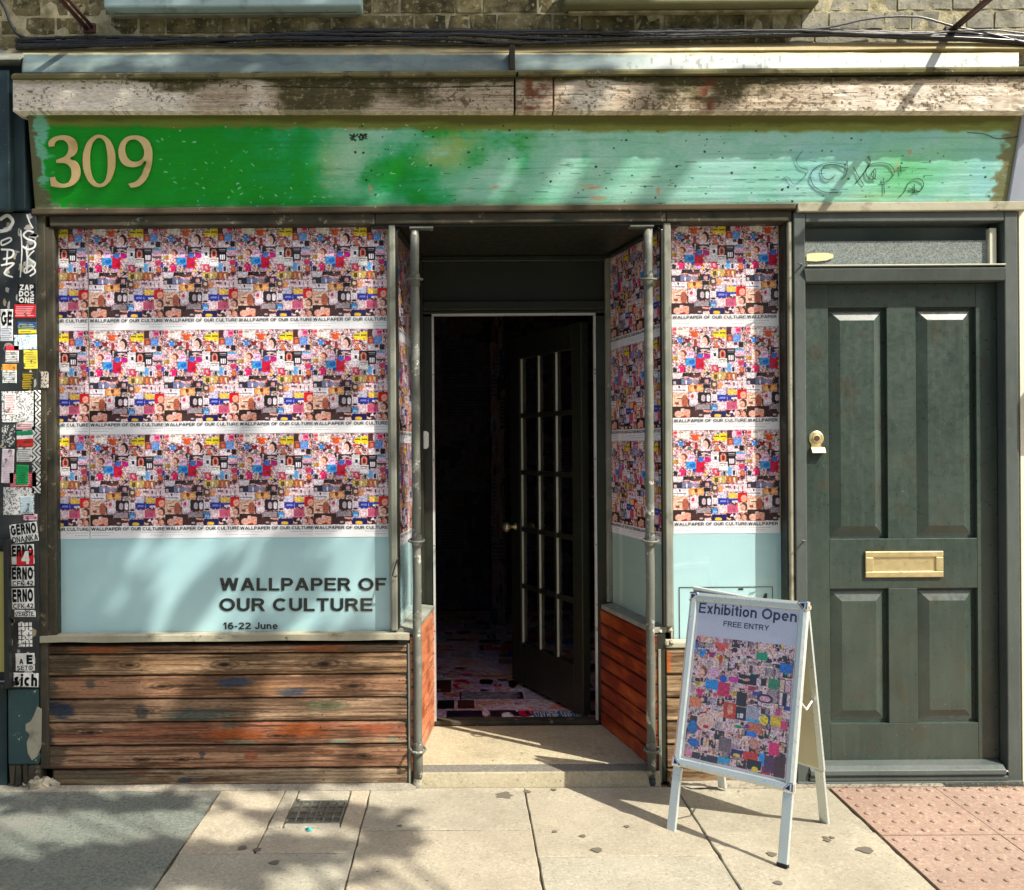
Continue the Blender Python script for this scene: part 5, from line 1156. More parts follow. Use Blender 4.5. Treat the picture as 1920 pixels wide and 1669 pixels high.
MB().box(x1+.002, x2-.002, FYD-.013, FYD+.02, zo0+.0045, zo0+.0095).obj('lit_edge_strip', M['whiteframe'], tl_, b=.001)  # off-white strip imitates the sunlit top edge of the rail
pe = [W(*q, ty) for q in ((1513, 476), (1530, 474), (1552, 474), (1563, 477), (1563, 483), (1550, 488), (1530, 490), (1513, 489))]
MB().prism([(q.x, ty+.0035, q.z) for q in pe], (0, -.0015, 0)).obj('cream_oval', M['brass'] if False else NT('cream_oval', .5).color((.72, .6, .33)).m, tl_)  # small cream oval on the pane
# the leaf
pd = thing('panelled_front_door', 'dark grey-green four-panel front door with a brass letterbox', 'door', (W(1690, 0).x, LY, .05))
lx0, lx1 = x1+.003, W(1864, 830, LY).x+.012
lz0, lz1 = .052, zr0-.002
def DP(px, py): return W(px, py, LY)
cx = [DP(1554, 830).x, DP(1664, 830).x, DP(1718, 830).x, DP(1831, 830).x]
rz_ = [W(1690, p, LY).z for p in (576, 1010, 1103, 1356)]
DT = .04
def dbox(a, b_, c_, d_, nm): return MB().box(a, b_, LY, LY+DT, c_, d_).obj(nm, pdm, pd, b=.0015)
dbox(lx0, cx[0]-.0004, lz0, lz1, 'stile'); dbox(cx[3]+.0004, lx1, lz0, lz1, 'stile')
dbox(cx[0], cx[3], rz_[0], lz1, 'rail'); dbox(cx[0], cx[3], rz_[2], rz_[1], 'rail'); dbox(cx[0], cx[3], lz0, rz_[3], 'rail')
dbox(cx[1], cx[2], rz_[1]+.0004, rz_[0]-.0004, 'muntin'); dbox(cx[1], cx[2], rz_[3]+.0004, rz_[2]-.0004, 'muntin')
for (a, b_) in ((cx[0], cx[1]), (cx[2], cx[3])):
    for (c_, d_) in ((rz_[1], rz_[0]), (rz_[3], rz_[2])):
        e = .007; f_ = .050; dp = .021; rp = .004
        o_ = [(a+.0006, c_+.0006), (b_-.0006, c_+.0006), (b_-.0006, d_-.0006), (a+.0006, d_-.0006)]
        q1 = [(a+e, c_+e), (b_-e, c_+e), (b_-e, d_-e), (a+e, d_-e)]; q2 = [(a+f_, c_+f_+.002), (b_-f_, c_+f_+.002), (b_-f_, d_-f_-.002), (a+f_, d_-f_-.002)]
        mb = MB(); r0 = mb.pts([(x, LY+dp, z) for x, z in o_]); r1 = mb.pts([(x, LY+dp, z) for x, z in q1]); r2 = mb.pts([(x, LY+rp, z) for x, z in q2]); r3 = mb.pts([(x, LY+.03, z) for x, z in o_])
        for k in range(4):
            k2 = (k+1) % 4
            mb.f += [(r0+k, r0+k2, r1+k2, r1+k), (r1+k, r1+k2, r2+k2, r2+k), (r3+k, r3+k2, r0+k2, r0+k)]
        mb.f += [(r2, r2+1, r2+2, r2+3), (r3+3, r3+2, r3+1, r3)]
        mb.obj('door_panel', pdm, pd)
        # moulding edge that catches the light under each panel
lp = thing('brass_letterbox', 'pale brass letterbox plate in the middle rail of the front door', 'letterbox', W(1693, 1058, LY))
def P4(px, py, y): q = W(px, py, y); return (q.x, y, q.z)
ya = LY-.010
xa, xb, z_a, z_b = W(1621, 0, LY).x, W(1767, 0, LY).x, W(1693, 1082, LY).z, W(1693, 1033.5, LY).z
ia, ib, i_a, i_b = W(1636, 0, LY).x, W(1753, 0, LY).x, W(1693, 1071, LY).z, W(1693, 1044, LY).z
xa, xb, ia, ib = [q - .007*0 + W(1693, 1058, LY).x - W(1693, 0, LY).x for q in (xa, xb, ia, ib)]
for a, b_, c_, d_ in ((xa, xb, i_b, z_b), (xa, xb, z_a, i_a), (xa, ia, i_a+.0003, i_b-.0003), (ib, xb, i_a+.0003, i_b-.0003)): MB().box(a, b_, ya, LY-.0005, c_, d_).obj('plate', M['brass'], lp, b=.0025)
MB().box(ia-.002, ib+.002, LY-.0035, LY-.0015, i_a-.002, i_b+.002).obj('flap', M['brass'], lp)
cp = thing('brass_latch_pull', 'round brass cylinder lock with pull on the left of the front door', 'lock', W(1530, 826, LY))
c_ = W(1530, 822, LY)
MB().lathe((c_.x, LY, c_.z), (0, -1, 0), [(.030, 0), (.030, .003), (.026, .005), (.026, .0052), (.018, .006), (.017, .009), (.012, .010)], 28).obj('rose', M['brass'], cp)
MB().lathe((c_.x, LY-.0105, c_.z), (0, -1, 0), [(.011, 0), (.0105, .002)], 20).obj('keyway', M['rust'], cp)
z0_, z1_ = W(1530, 850, LY).z, W(1530, 838, LY).z
MB().prism([(c_.x-.024, LY-.0005, z1_), (c_.x-.024, LY-.010, z1_-.002), (c_.x-.024, LY-.024, z0_+.004), (c_.x-.024, LY-.024, z0_), (c_.x-.024, LY-.0005, z0_+.004)], (.056, 0, 0)).obj('pull_lip', M['brass'], cp, b=.002)
MB().prism([(c_.x-.018, LY-.0006, z0_+.004), (c_.x-.018, LY-.003, z0_+.004), (c_.x-.022, LY-.003, c_.z-.012), (c_.x-.022, LY-.0006, c_.z-.012)], (.040, 0, 0)).obj('plate', M['brass'], cp)
wb = MB(); wx0, wx1 = lx0-.0, W(1888, 1440, -.02).x-.006
zt_, zm_, zq_ = W(1690, 1424, LY).z, W(1690, 1441, -.02).z, W(1690, 1456, -.03).z
wb.prism([(lx0, LY-.0006, zt_), (lx0, -.012, zm_+.010), (lx0, -.034, zm_-.004), (lx0, -.036, zq_+.008), (lx0, -.030, zq_), (lx0, LY-.0006, zq_)], (lx1-lx0-.01, 0, 0)); wb.obj('weatherboard', M['framegreen'], pd, b=.002)
# little stay hooks on the frame
for px_, py_ in ((1497, 497), (1503, 1012)):
    h_ = thing('frame_stay', 'small painted stay on the door frame %s' % ('beside the transom' if py_ < 600 else 'level with the letterbox'), 'stay', W(px_, py_, FYD))
    q = W(px_, py_, FYD); MB().tube([(q.x-.012, FYD-.03, q.z), (q.x+.004, FYD-.026, q.z-.002), (q.x+.012, FYD+.002, q.z-.004)], .003, 6).obj('arm', M['framegreen'], h_)

# =================================================================== LEFT PILLAR AND STICKERS
PY = -.024
pi = thing('stickered_pillar', 'black pillar plastered with stickers at the left edge of the shopfront', 'pillar', (W(35, 0).x, 0, 0))
xp0, xp1 = -2.2, W(74, 1300, PY).x
MB().box(xp0, xp1, PY, .1, W(40, 1291, PY).z, W(40, 399, PY).z).obj('shaft', M['pillar'], pi, b=.003)
MB().box(W(70, 830, -.012).x+.003, W(86.5, 830, -.012).x, -.012, .1, W(70, 1440).z, W(70, 402).z).obj('side_board', M['darkwood'], pi, b=.004)
zk0, zk1 = W(40, 1432).z, W(40, 1291, PY).z-.002
MB().box(W(14, 1360, -.018).x, W(72, 1360, -.018).x, -.018, .1, zk0, zk1).obj('base_block', M['tealpeel'], pi, b=.008)
f = []
pk = [W(*q, -.0195) for q in ((70, 1325), (78, 1330), (77, 1400), (70, 1418), (60, 1426), (52, 1412), (50, 1392), (56, 1378), (48, 1370), (48, 1358), (58, 1352), (64, 1340))]
MB().prism([(q.x, -.0195, q.z) for q in pk], (0, .003, 0)).obj('bare_patch', M['plaster'], pi)
for i in range(5):
    a = W(20+i*12, 1430).x; MB().box(a, a+.022, -.012-.004*(i % 2), .05, .015, zk0-.002, .003).obj('rotten_timber', M['darkwood'], pi, b=.003)
MB().box(-2.2, W(12, 1400).x, .004, .1, 0, 1.0).obj('plinth', M['navy'], pi)
pl_ = thing('plaster_rubble', 'pale lump of plaster at the foot of the stickered pillar', 'plaster lump', (W(75, 1460).x, 0, 0))
chunks((W(76, 1462).x, -.004, .006), (.060, .020, .050), 26, .012, .034, M['plaster'], pl_, 9); chunks((W(60, 1470).x, -.02, .0), (.10, .02, .01), 16, .004, .012, M['plaster'], pl_, 19)
remn = [painted('torn_paper', a, b, rough=.8, chips=.6, wear=(.12, .12, .11), bs=.3, spec=.1) for a, b in (((.50, .49, .45), (.34, .33, .30)), ((.36, .35, .36), (.24, .24, .25)), ((.42, .36, .24), (.30, .26, .18)))]
rs = np.random.RandomState(8)
def sticker(x0, y0, x1, y1, base, kind='lines', ink=C(60, 60, 70), texts=(), tilt=None, layer=0, tm=None, y_=None):
    Y = (PY if y_ is None else y_)-.0008-.0006*layer; n, H = max(6, int((x1-x0)/1.6)), max(5, int((y1-y0)/1.6))
    can = np.ones((H, n, 3))*base; yy, xx = np.mgrid[0:H, 0:n]
    if kind == 'lines':
        for r in range(2, H-1, 2): a = rs.randint(1, 3); e = n-rs.randint(1, max(2, n//3)); can[r, a:e] = base*.35+ink*.65
    elif kind == 'doodle':
        q = fb(xx/3.0, yy/3.0, rs.randint(99), 3); can[np.abs(q-.5) < .035] = ink; can[(q > .68)] = ink
    elif kind == 'zig': can[((xx+np.abs((yy % 14)-7)) % 5) < 2] = ink
    elif kind == 'bands':
        cs_ = [C(30, 130, 90), C(235, 235, 235), C(200, 40, 40), C(220, 60, 50)]
        for r in range(H): can[r] = cs_[min(3, r*4//H)]
    elif kind == 'head': can[:max(2, H//3)] = ink; can[H//3+2::2, 1:-1] = base*.6
    elif kind == 'maze':
        can[(xx % 4 < 1) | (yy % 5 < 1)] = ink; can[(fb(xx/2, yy/2, 5, 2) > .62)] = base
    if tilt is None: tilt = rs.uniform(-.035, .035)
    wear = fb(xx/4.0+x0, yy/4.0+y0, 61, 4); can[:] = mixc(can, ss(.66, .72, wear)*.7, C(70, 70, 66)); can[:] = can*(.86+.28*fb(xx/7.0+y0, yy/7.0, 71, 3))[..., None]
    cx_, cy_ = (x0+x1)/2, (y0+y1)/2
    def pt(px, py):
        a, b_ = px-cx_, py-cy_; return W(cx_+a*math.cos(tilt)-b_*math.sin(tilt), cy_+a*math.sin(tilt)+b_*math.cos(tilt), Y)
    o = sheet('sticker', can, (pt(x0, y0), pt(x1, y0), pt(x1, y1), pt(x0, y1)), M['print'], pi, .0005)
    for s, fx0, fy0, fx1, fy1, *r in texts:
        bl, br_, tl2 = pt(x0+(x1-x0)*fx0, y0+(y1-y0)*fy1), pt(x0+(x1-x0)*fx1, y0+(y1-y0)*fy1), pt(x0+(x1-x0)*fx0, y0+(y1-y0)*fy0)
        lettering(s, bl, br_-bl, tl2-bl, tm or M['letter'], o, r[0] if r else .03, .0008)
    return o
WH = C(226, 226, 222)
sticker(33, 532, 67, 570, C(16, 16, 18), 'none', texts=[('ZAP', .12, .05, .88, .33, .06), ('DOS', .08, .36, .92, .64, .06), ('ONE', .08, .68, .92, .96, .06)], tm=M['whiteletter'])
sticker(27, 571, 67, 596, C(206, 34, 46), 'lines', WH)
sticker(0, 580, 24, 612, WH, 'none', texts=[('GE', .1, .12, .95, .95, .06)]); sticker(0, 612, 24, 640, C(205, 208, 214), 'lines', C(80, 90, 110))
sticker(32, 604, 68, 618, C(40, 70, 130), 'lines', C(200, 210, 90)); sticker(34, 618, 68, 626, C(225, 205, 60), 'lines', C(60, 60, 30))
sticker(26, 628, 69, 656, C(222, 228, 230), 'doodle', C(150, 190, 210)); sticker(10, 648, 35, 680, WH, 'head', C(206, 60, 70), tilt=.03)
sticker(44, 657, 70, 692, C(238, 218, 70), 'lines', C(120, 110, 60), layer=1); sticker(4, 683, 31, 719, C(214, 218, 216), 'head', C(216, 150, 60))
sticker(40, 698, 64, 731, C(50, 44, 20), 'lines', C(224, 190, 50)); sticker(3, 734, 66, 792, WH, 'doodle', C(120, 120, 124)); sticker(8, 738, 30, 778, WH, 'lines', C(180, 70, 80), layer=1)
sticker(63, 732, 76, 800, WH, 'zig', C(24, 24, 26)); sticker(60, 800, 76, 925, WH, 'zig', C(20, 20, 22)); sticker(30, 792, 66, 806, C(220, 210, 212), 'lines', C(190, 50, 60)); sticker(31, 808, 62, 838, WH, 'bands', tilt=-.05, layer=1)
sticker(3, 796, 28, 838, C(60, 66, 66), 'doodle', C(200, 200, 196)); sticker(31, 839, 60, 866, WH, 'lines', C(90, 90, 96)); sticker(3, 842, 26, 906, C(228, 216, 222), 'lines', C(200, 160, 180)); sticker(18, 886, 68, 913, C(206, 40, 60), 'lines', WH)
sticker(30, 872, 53, 909, C(30, 168, 90), 'lines', C(20, 100, 60), layer=1, tilt=.04); sticker(6, 914, 64, 966, C(214, 214, 210), 'doodle', C(110, 110, 114)); sticker(38, 930, 62, 962, C(200, 220, 226), 'lines', C(150, 170, 180), layer=1)
sticker(44, 964, 70, 976, C(232, 190, 204), 'lines', C(190, 60, 90))
sticker(19, 981, 71, 1017, WH, 'none', texts=[('GERNO', .04, .04, .96, .58, .07), ('DNA.NKA', .06, .66, .98, .96, .03)], tilt=-.13, layer=1)
sticker(21, 1021, 64, 1058, WH, 'none', texts=[('ERNO', .04, .04, .96, .6, .07)]); sticker(31, 1031, 63, 1060, C(206, 32, 44), 'none', texts=[('4', .28, .08, .75, .92, .06)], tm=M['whiteletter'], layer=1, tilt=-.03)
sticker(21, 1062, 64, 1099, WH, 'none', texts=[('ERNO', .04, .04, .96, .66, .07), ('CFK.42', .06, .74, .96, .97, .03)], tilt=-.02); sticker(22, 1103, 64, 1142, WH, 'none', texts=[('ERNO', .04, .04, .96, .66, .07), ('CFK.42', .06, .74, .96, .97, .03)], tilt=-.03)
sticker(27, 1144, 67, 1157, WH, 'none', texts=[("J'EXISTE.", .06, .2, .94, .85, .03)]); sticker(33, 1166, 60, 1213, WH, 'maze', C(30, 30, 34), tilt=-.03)
sticker(29, 1225, 65, 1258, WH, 'none', texts=[('A', .2, .3, .42, .62, .04), ('E', .58, .1, .9, .62, .08), ('SETO', .08, .70, .9, .95, .02)]); sticker(25, 1262, 72, 1288, WH, 'none', texts=[('sich', .04, .06, .96, .94, .06)], tilt=.03)
sticker(76, 697, 91, 728, C(206, 196, 180), 'doodle', C(50, 50, 50), y_=-.014)
rp_ = random.Random(21)
for k in range(46):      # torn remnants of older stickers between the readable ones
    px_, py_ = rp_.uniform(4, 66), rp_.choice([rp_.uniform(524, 740), rp_.uniform(640, 980), rp_.uniform(1160, 1285), rp_.uniform(405, 520)]); w_, h_ = rp_.uniform(3, 11), rp_.uniform(3, 12)
    pg = []
    for q in range(11):
        a_ = q*2*math.pi/11; e_ = rp_.uniform(.55, 1.1); c_ = W(px_+w_*e_*math.cos(a_), py_+h_*e_*math.sin(a_), PY-.0005); pg.append((c_.x, PY-.0005, c_.z))
    v_ = rp_.uniform(.22, .55); MB().prism(pg, (0, .0004, 0)).obj('torn_remnant', remn[k % 3], pi)
gf = MB()
def gst(pts, r): 
    P = []
    for i in range(len(pts)-1):
        p0 = pts[max(i-1, 0)]; p1 = pts[i]; p2 = pts[i+1]; p3 = pts[min(i+2, len(pts)-1)]
        for k in range(5):
            t_ = k/5; q = [.5*((2*p1[d])+(-p0[d]+p2[d])*t_+(2*p0[d]-5*p1[d]+4*p2[d]-p3[d])*t_*t_+(-p0[d]+3*p1[d]-3*p2[d]+p3[d])*t_**3) for d in (0, 1)]; P.append(W(q[0], q[1], PY-.001))
    P.append(W(*pts[-1], PY-.001)); n0 = len(gf.v); gf.tube(P, r, 6)
    for i in range(n0, len(gf.v)): x, y, z_ = gf.v[i]; gf.v[i] = (x, PY-.001+(y-PY+.001)*.2, z_)
gst([(63, 436), (52, 433), (44, 441), (52, 449), (65, 454), (64, 464), (52, 468), (42, 462)], .004)
gst([(49, 462), (51, 487), (50, 510)], .0035); gst([(64, 470), (53, 483), (64, 494)], .0035); gst([(57, 487), (66, 494), (60, 505), (48, 512), (46, 505), (58, 498), (66, 510), (56, 518)], .0035)
gst([(2, 452), (18, 446), (20, 452), (4, 460), (2, 452)], .0035); gst([(2, 468), (24, 470), (22, 482), (6, 486)], .004); gst([(14, 470), (12, 498)], .0035); gst([(2, 498), (26, 494), (8, 512), (24, 520)], .004); gst([(0, 412), (14, 404), (24, 416), (14, 430), (0, 434)], .007); gst([(50, 402), (56, 418), (62, 428)], .003); gst([(39, 432), (41, 470), (38, 520)], .0025)
gf.obj('graffiti', M['whiteletter'], pi)
# iron box-section guard at the very left edge
ig = thing('iron_guard', 'black iron guard frame at the left edge beside the stickers', 'iron frame', (W(10, 1290).x, -.06, .3))
g0, g1 = W(0, 1012, -.06).z, W(0, 1290, -.06).z
MB().box(W(10, 1150, -.06).x, W(19, 1150, -.06).x, -.075, -.045, g1, g0).obj('upright', M['black'], ig, b=.003)
MB().box(-2.2, W(9.8, 1150, -.06).x, -.075, -.045, g0-.02, g0).obj('rail', M['black'], ig, b=.003); MB().box(-2.2, W(9.8, 1150, -.06).x, -.075, -.045, g1, g1+.02).obj('rail', M['black'], ig, b=.003)
MB().box(W(9.8, 1150, -.06).x, W(24, 1150, -.05).x, -.044, -.026, g1+.002, g1+.02).obj('bracket', M['black'], ig, b=.002); MB().box(W(9.8, 1150, -.06).x, W(20, 1150, -.05).x, -.044, -.026, g0-.02, g0-.002).obj('bracket', M['black'], ig, b=.002)
MB().box(-2.2, W(7, 1150, -.05).x, -.045, -.03, g1+.06, g0-.05).obj('yellow_board', NT('faded_yellow_board', .6).color((.42, .36, .10)).m, ig)

# =================================================================== CABLES AND RUSTY BARS
def cable(pts, r, mat, label, group=None, Y=-.02):
    P = []
    for i in range(len(pts)-1):
        p0 = pts[max(i-1, 0)]; p1 = pts[i]; p2 = pts[i+1]; p3 = pts[min(i+2, len(pts)-1)]
        for k in range(8):
            t_ = k/8; q = [.5*((2*p1[d])+(-p0[d]+p2[d])*t_+(2*p0[d]-5*p1[d]+4*p2[d]-p3[d])*t_*t_+(-p0[d]+3*p1[d]-3*p2[d]+p3[d])*t_**3) for d in (0, 1)]
            P.append(W(q[0], q[1]+random.uniform(-.6, .6), Y))
    P.append(W(*pts[-1], Y)); o = MB().tube(P, r, 6).obj('cable', mat, None, smooth=True)
    return setp(o, label, 'cable', group)
gl = 'cables clipped in a bundle along the brick wall'
LB = 'black cable in the sagging bundle clipped along the brick wall'
for i, (dy, r) in enumerate(((0, .009), (6, .008), (11, .007), (16, .007), (3, .006))):
    pts = [(x, 72+dy+5*math.sin(x/170+i)+2*math.sin(x/60+i*2)-(4 if 500 < x < 900 else 0)-.012*x*(1 if x < 1300 else .9)+3) for x in range(30, 1330, 70)]+[(1500+i*20, 58+dy*.5), (1700, 62+dy*.6), (1850, 66+dy*.7), (1990, 74+dy)]
    cable(pts, r, M['cable'], LB, gl, Y=-.030-.006*(i % 3))
cable([(1250, 66), (1400, 62), (1495, 58), (1560, 50), (1640, 34), (1720, 32), (1790, 50), (1850, 62), (1930, 82)], .0045, M['graycable'], 'grey cable arching up over the bricks at the upper right', Y=-.045)
cable([(1180, 60), (1350, 58), (1500, 57), (1600, 62), (1720, 64), (1800, 58), (1880, 58), (1960, 70)], .0035, M['graycable'], 'thin grey cable running nearly straight beside the upper right bracket', Y=-.05)
cable([(-30, -40), (6, 10), (18, 40), (34, 66), (60, 74)], .006, M['cable'], 'black cable dropping from the top left corner into the bundle', Y=-.03)
def bar(px, py, label, L_=.46, tilt=0.0):
    a = W(px, py, 0); t = thing('rusty_bracket_bar', label, 'iron bar', a, 'rusty bars projecting from the brick wall')
    d = Vector((0, -1, tilt)).normalized(); b_ = a+d*L_
    MB().tube([a+Vector((-.010, .02, 0)), b_+Vector((-.010, 0, 0))], .009, 8).obj('bar', M['rust'], t, smooth=True)
    MB().tube([a+Vector((.012, .02, .006)), b_+Vector((.012, 0, .006))], .007, 8).obj('bar', M['rust'], t, smooth=True)
    MB().box(a.x-.025, a.x+.025, -.006, .01, a.z-.018, a.z+.022).obj('wall_plate', M['rust'], t, b=.003)
    MB().box(b_.x-.022, b_.x+.022, b_.y-.004, b_.y+.004, b_.z-.014, b_.z+.018).obj('end_clip', M['rust'], t, b=.003)
bar(168, 54, 'rusty iron bar sticking out of the bricks at the upper left'); bar(1783, 60, 'rusty iron bar sticking out of the bricks at the upper right, casting a long shadow', .47)

# =================================================================== DRAIN GRATING AND LITTER
dg = thing('drain_grating', 'small square iron grating set in the pavement left of the entrance', 'drain cover', (-.53, -.2, 0))
ga, gb, gc, gd = -.642, -.440, -.362, -.150
b = MB(); tk = .007
for a_, b2, c_, d2 in ((ga, gb, gc, gc+tk), (ga, gb, gd-tk, gd), (ga, ga+tk, gc+tk, gd-tk), (gb-tk, gb, gc+tk, gd-tk)): b.box(a_, b2, c_, d2, -.02, -.0015)
b.obj('frame', M['metaltrim'] if False else M['pipe'], dg)
for i in range(1, 6): x_ = ga+(gb-ga)*i/6; MB().box(x_-.0032, x_+.0032, gc+tk+.0002, gd-tk-.0002, -.015, -.002).obj('bar', M['pipe'], dg)
for j in range(1, 4):
    y_ = gc+(gd-gc)*j/4
    for i in range(6):
        x_a = ga+(gb-ga)*i/6+(.0034 if i else tk+.0002); x_b = ga+(gb-ga)*(i+1)/6-(.0034 if i < 5 else tk+.0002)
        MB().box(x_a, x_b, y_-.003, y_+.003, -.015, -.0025).obj('crossbar', M['pipe'], dg)
MB().box(ga+tk, gb-tk, gc+tk, gd-tk, -.019, -.0095).obj('grime', M['joint'], dg)
bc = G(578, 1556, .004); tq = thing('bottle_cap', 'tiny crumpled turquoise scrap in front of the drain grating', 'litter', bc)
m_tq = NT('turquoise_foil', .3).color((.02, .42, .42)).m
b = MB()
for i in range(9): a_ = i*.7; b.prism([(bc.x+.012*math.cos(a_), bc.y+.010*math.sin(a_), .001), (bc.x+.012*math.cos(a_+.8), bc.y+.010*math.sin(a_+.8), .008), (bc.x, bc.y, .010+.002*(i % 2))], (.001, 0, .001))
b.obj('foil', m_tq, tq)
gums = [(1118, 1594, 10), (455, 1591, 9), (482, 1594, 8), (514, 1618, 9), (1458, 1656, 8), (1447, 1602, 9), (1551, 1576, 7), (1548, 1571, 5), (749, 1549, 5), (988, 1485, 7), (1038, 1481, 5), (1092, 1568, 6), (945, 1492, 16), (1621, 1594, 14), (1560, 1571, 5), (1175, 1550, 5), (1040, 1560, 5), (560, 1500, 3)]
for px_, py_, r_ in gums:
    p = G(px_, py_, .0005); rr = r_/FPX*(p.y+CAMD); b = MB()
    b.prism([(rr*(1+.25*math.sin(k*2.1+px_))*math.cos(k*math.pi/7), rr*(1+.25*math.cos(k*1.3+py_))*math.sin(k*math.pi/7), .0004) for k in range(14)], (0, 0, .0010))
    o = b.obj('gum_spot', M['gum'], None, loc=(p.x, p.y, .0012)); setp(o, 'flattened dark chewing gum spot on the paving', 'gum', 'chewing gum spots on the pavement')
lit = MB(); rr_ = random.Random(3)
for _ in range(420):
    q = rr_.random()
    if q < .55: x_, y_ = rr_.uniform(1.42, 2.4), -.045-abs(rr_.gauss(0, .02))
    elif q < .8: x_, y_ = rr_.uniform(.8, 1.45), -.03-abs(rr_.gauss(0, .03))
    else: x_, y_ = rr_.uniform(-1.9, 2.3), rr_.uniform(-.9, -.05)
    s_ = rr_.uniform(.002, .008) if q < .8 else rr_.uniform(.001, .003); a_ = rr_.uniform(0, 6.28); z_ = .008 if y_ > -.06 else .003
    P = [(x_+s_*math.cos(a_+k*1.57)*(1 if k % 2 else .45), y_+s_*math.sin(a_+k*1.57)*(1 if k % 2 else .45), z_+rr_.uniform(0, .003)) for k in range(4)]
    n0 = lit.pts(P); lit.f.append((n0, n0+1, n0+2, n0+3))
o = lit.obj('leaf_litter', M['dryleaf'], None); setp(o, 'scattered dry leaf litter and grit along the wall foot', 'litter', None, 'stuff')
lf = thing('paper_scrap', 'torn cream paper scrap under the sandwich board', 'litter', G(1310, 1478, 0))
q = G(1310, 1478, 0)
MB().prism([(q.x-.06, q.y+.02, .004), (q.x+.01, q.y+.03, .012), (q.x+.05, q.y-.005, .005), (q.x+.01, q.y-.02, .010), (q.x-.03, q.y-.012, .004)], (0, 0, .001)).obj('scrap', M['plaster'], lf)

# =================================================================== SANDWICH BOARD
sb = thing('sandwich_board', 'silver-framed sandwich board with an Exhibition Open poster', 'sandwich board', (1.03, -.41, 0))
F1, F2 = Vector((.728, -.437, 0)), Vector((1.046, -.762, 0))
B1, B2 = Vector((1.026, -.055, 0)), Vector((1.327, -.405, 0))
T1, T2 = Vector((.875, -.247, .820)), Vector((1.184, -.585, .820))
def panelxf(Fa, Fb, Ta, Tb, flip=1):
    U = (Fb-Fa); Wd = U.length; u = U.normalized(); m1 = (Fa+Fb)/2; m2 = (Ta+Tb)/2; v = (m2-m1).normalized(); u = (u-v*u.dot(v)).normalized(); n_ = u.cross(v).normalized()
    if n_.dot(Vector((-.7, -.7, .1))*flip) < 0: n_ = -n_
    Lh = (m2-m1).length; o_ = m1-u*Wd/2
    return (lambda p: o_+u*p.x+v*p.z-n_*p.y), Wd, Lh
fx, WD, HT = panelxf(F1, F2, T1, T2)
PWd = .030; z0 = .225
def rail_poly(mb, pts, d): mb.prism(pts, d)
def snap(fxx, par, front):
    fo = thing  # frame of four mitred snap profiles
    pr = .034
    segs = [((0, z0), (WD, z0), (WD-pr, z0+pr), (pr, z0+pr)), ((WD, z0), (WD, HT), (WD-pr, HT-pr), (WD-pr, z0+pr)), ((WD, HT), (0, HT), (pr, HT-pr), (WD-pr, HT-pr)), ((0, HT), (0, z0), (pr, z0+pr), (pr, HT-pr))]
    for a, b_, c_, d_ in segs:
        e = .0006; mb = MB(fxx)
        # bevelled profile: outer edge low, ridge, inner edge low
        def mid(p, q, t_): return (p[0]+(q[0]-p[0])*t_, p[1]+(q[1]-p[1])*t_)
        rows = []
        for t_, y_ in ((0, .010), (.06, -.004), (.35, -.009), (.80, -.007), (1, .001)):
            p1_, p2_ = mid(a, d_, t_), mid(b_, c_, t_); rows.append(mb.pts([(p1_[0], y_, p1_[1]), (p2_[0], y_, p2_[1])]))
        back = mb.pts([(d_[0], .010, d_[1]), (c_[0], .010, c_[1])]); rows.append(back)
        for r1, r2 in zip(rows, rows[1:]): mb.f.append((r1, r1+1, r2+1, r2))
        mb.f.append((rows[0], rows[0]+1, back+1, back)); mb.f.append(tuple(r for r in rows)); mb.f.append(tuple(r+1 for r in reversed(rows)))
        mb.obj('frame_profile', M['alu'], par)
front = bpy.data.objects.new('front_panel', None)
snap(fx, sb, True)
for xx_ in (.003, WD-.037): MB(fx).box(xx_, xx_+.034, -.002, .012, 0, z0-.0005).obj('leg', M['alu'], sb, b=.003)
for xx_ in (.003, WD-.037): MB(fx).box(xx_-.001, xx_+.035, -.003, .013, -.004, .006).obj('rubber_foot', M['blacksign'], sb)
MB(fx).box(.02, WD-.02, .004, .010, z0+.01, HT-.01).obj('backing_sheet', M['creamboard'], sb)
# corner clips
for cx_, cz_, sx_, sz_ in ((0, HT, 1, -1), (WD, HT, -1, -1), (0, z0, 1, 1), (WD, z0, -1, 1)):
    P = [(cx_, -.0102, cz_+sz_*.030)]+[(cx_+sx_*.034*(1-math.cos(k*math.pi/10)), -.0102, cz_+sz_*(.034*(1-math.sin(k*math.pi/10)))) for k in range(6)]+[(cx_+sx_*.036, -.0102, cz_+sz_*.012), (cx_+sx_*.012, -.0102, cz_+sz_*.036)]
    P = [(cx_-sx_*.002, -.011, cz_-sz_*.002), (cx_+sx_*.036, -.011, cz_-sz_*.002), (cx_+sx_*.034, -.011, cz_+sz_*.014), (cx_+sx_*.016, -.011, cz_+sz_*.034), (cx_-sx_*.002, -.011, cz_+sz_*.036)]
    cc_ = MB(fx).prism(P, (0, .018, 0)).obj('corner_clip', M['chrome'], sb, b=.007)
    MB(fx).prism([(cx_+sx_*.010, -.0125, cz_+sz_*.008), (cx_+sx_*.026, -.0125, cz_+sz_*.010), (cx_+sx_*.011, -.0125, cz_+sz_*.026)], (0, .0012, 0)).obj('dark_inset', M['blacksign'], cc_)
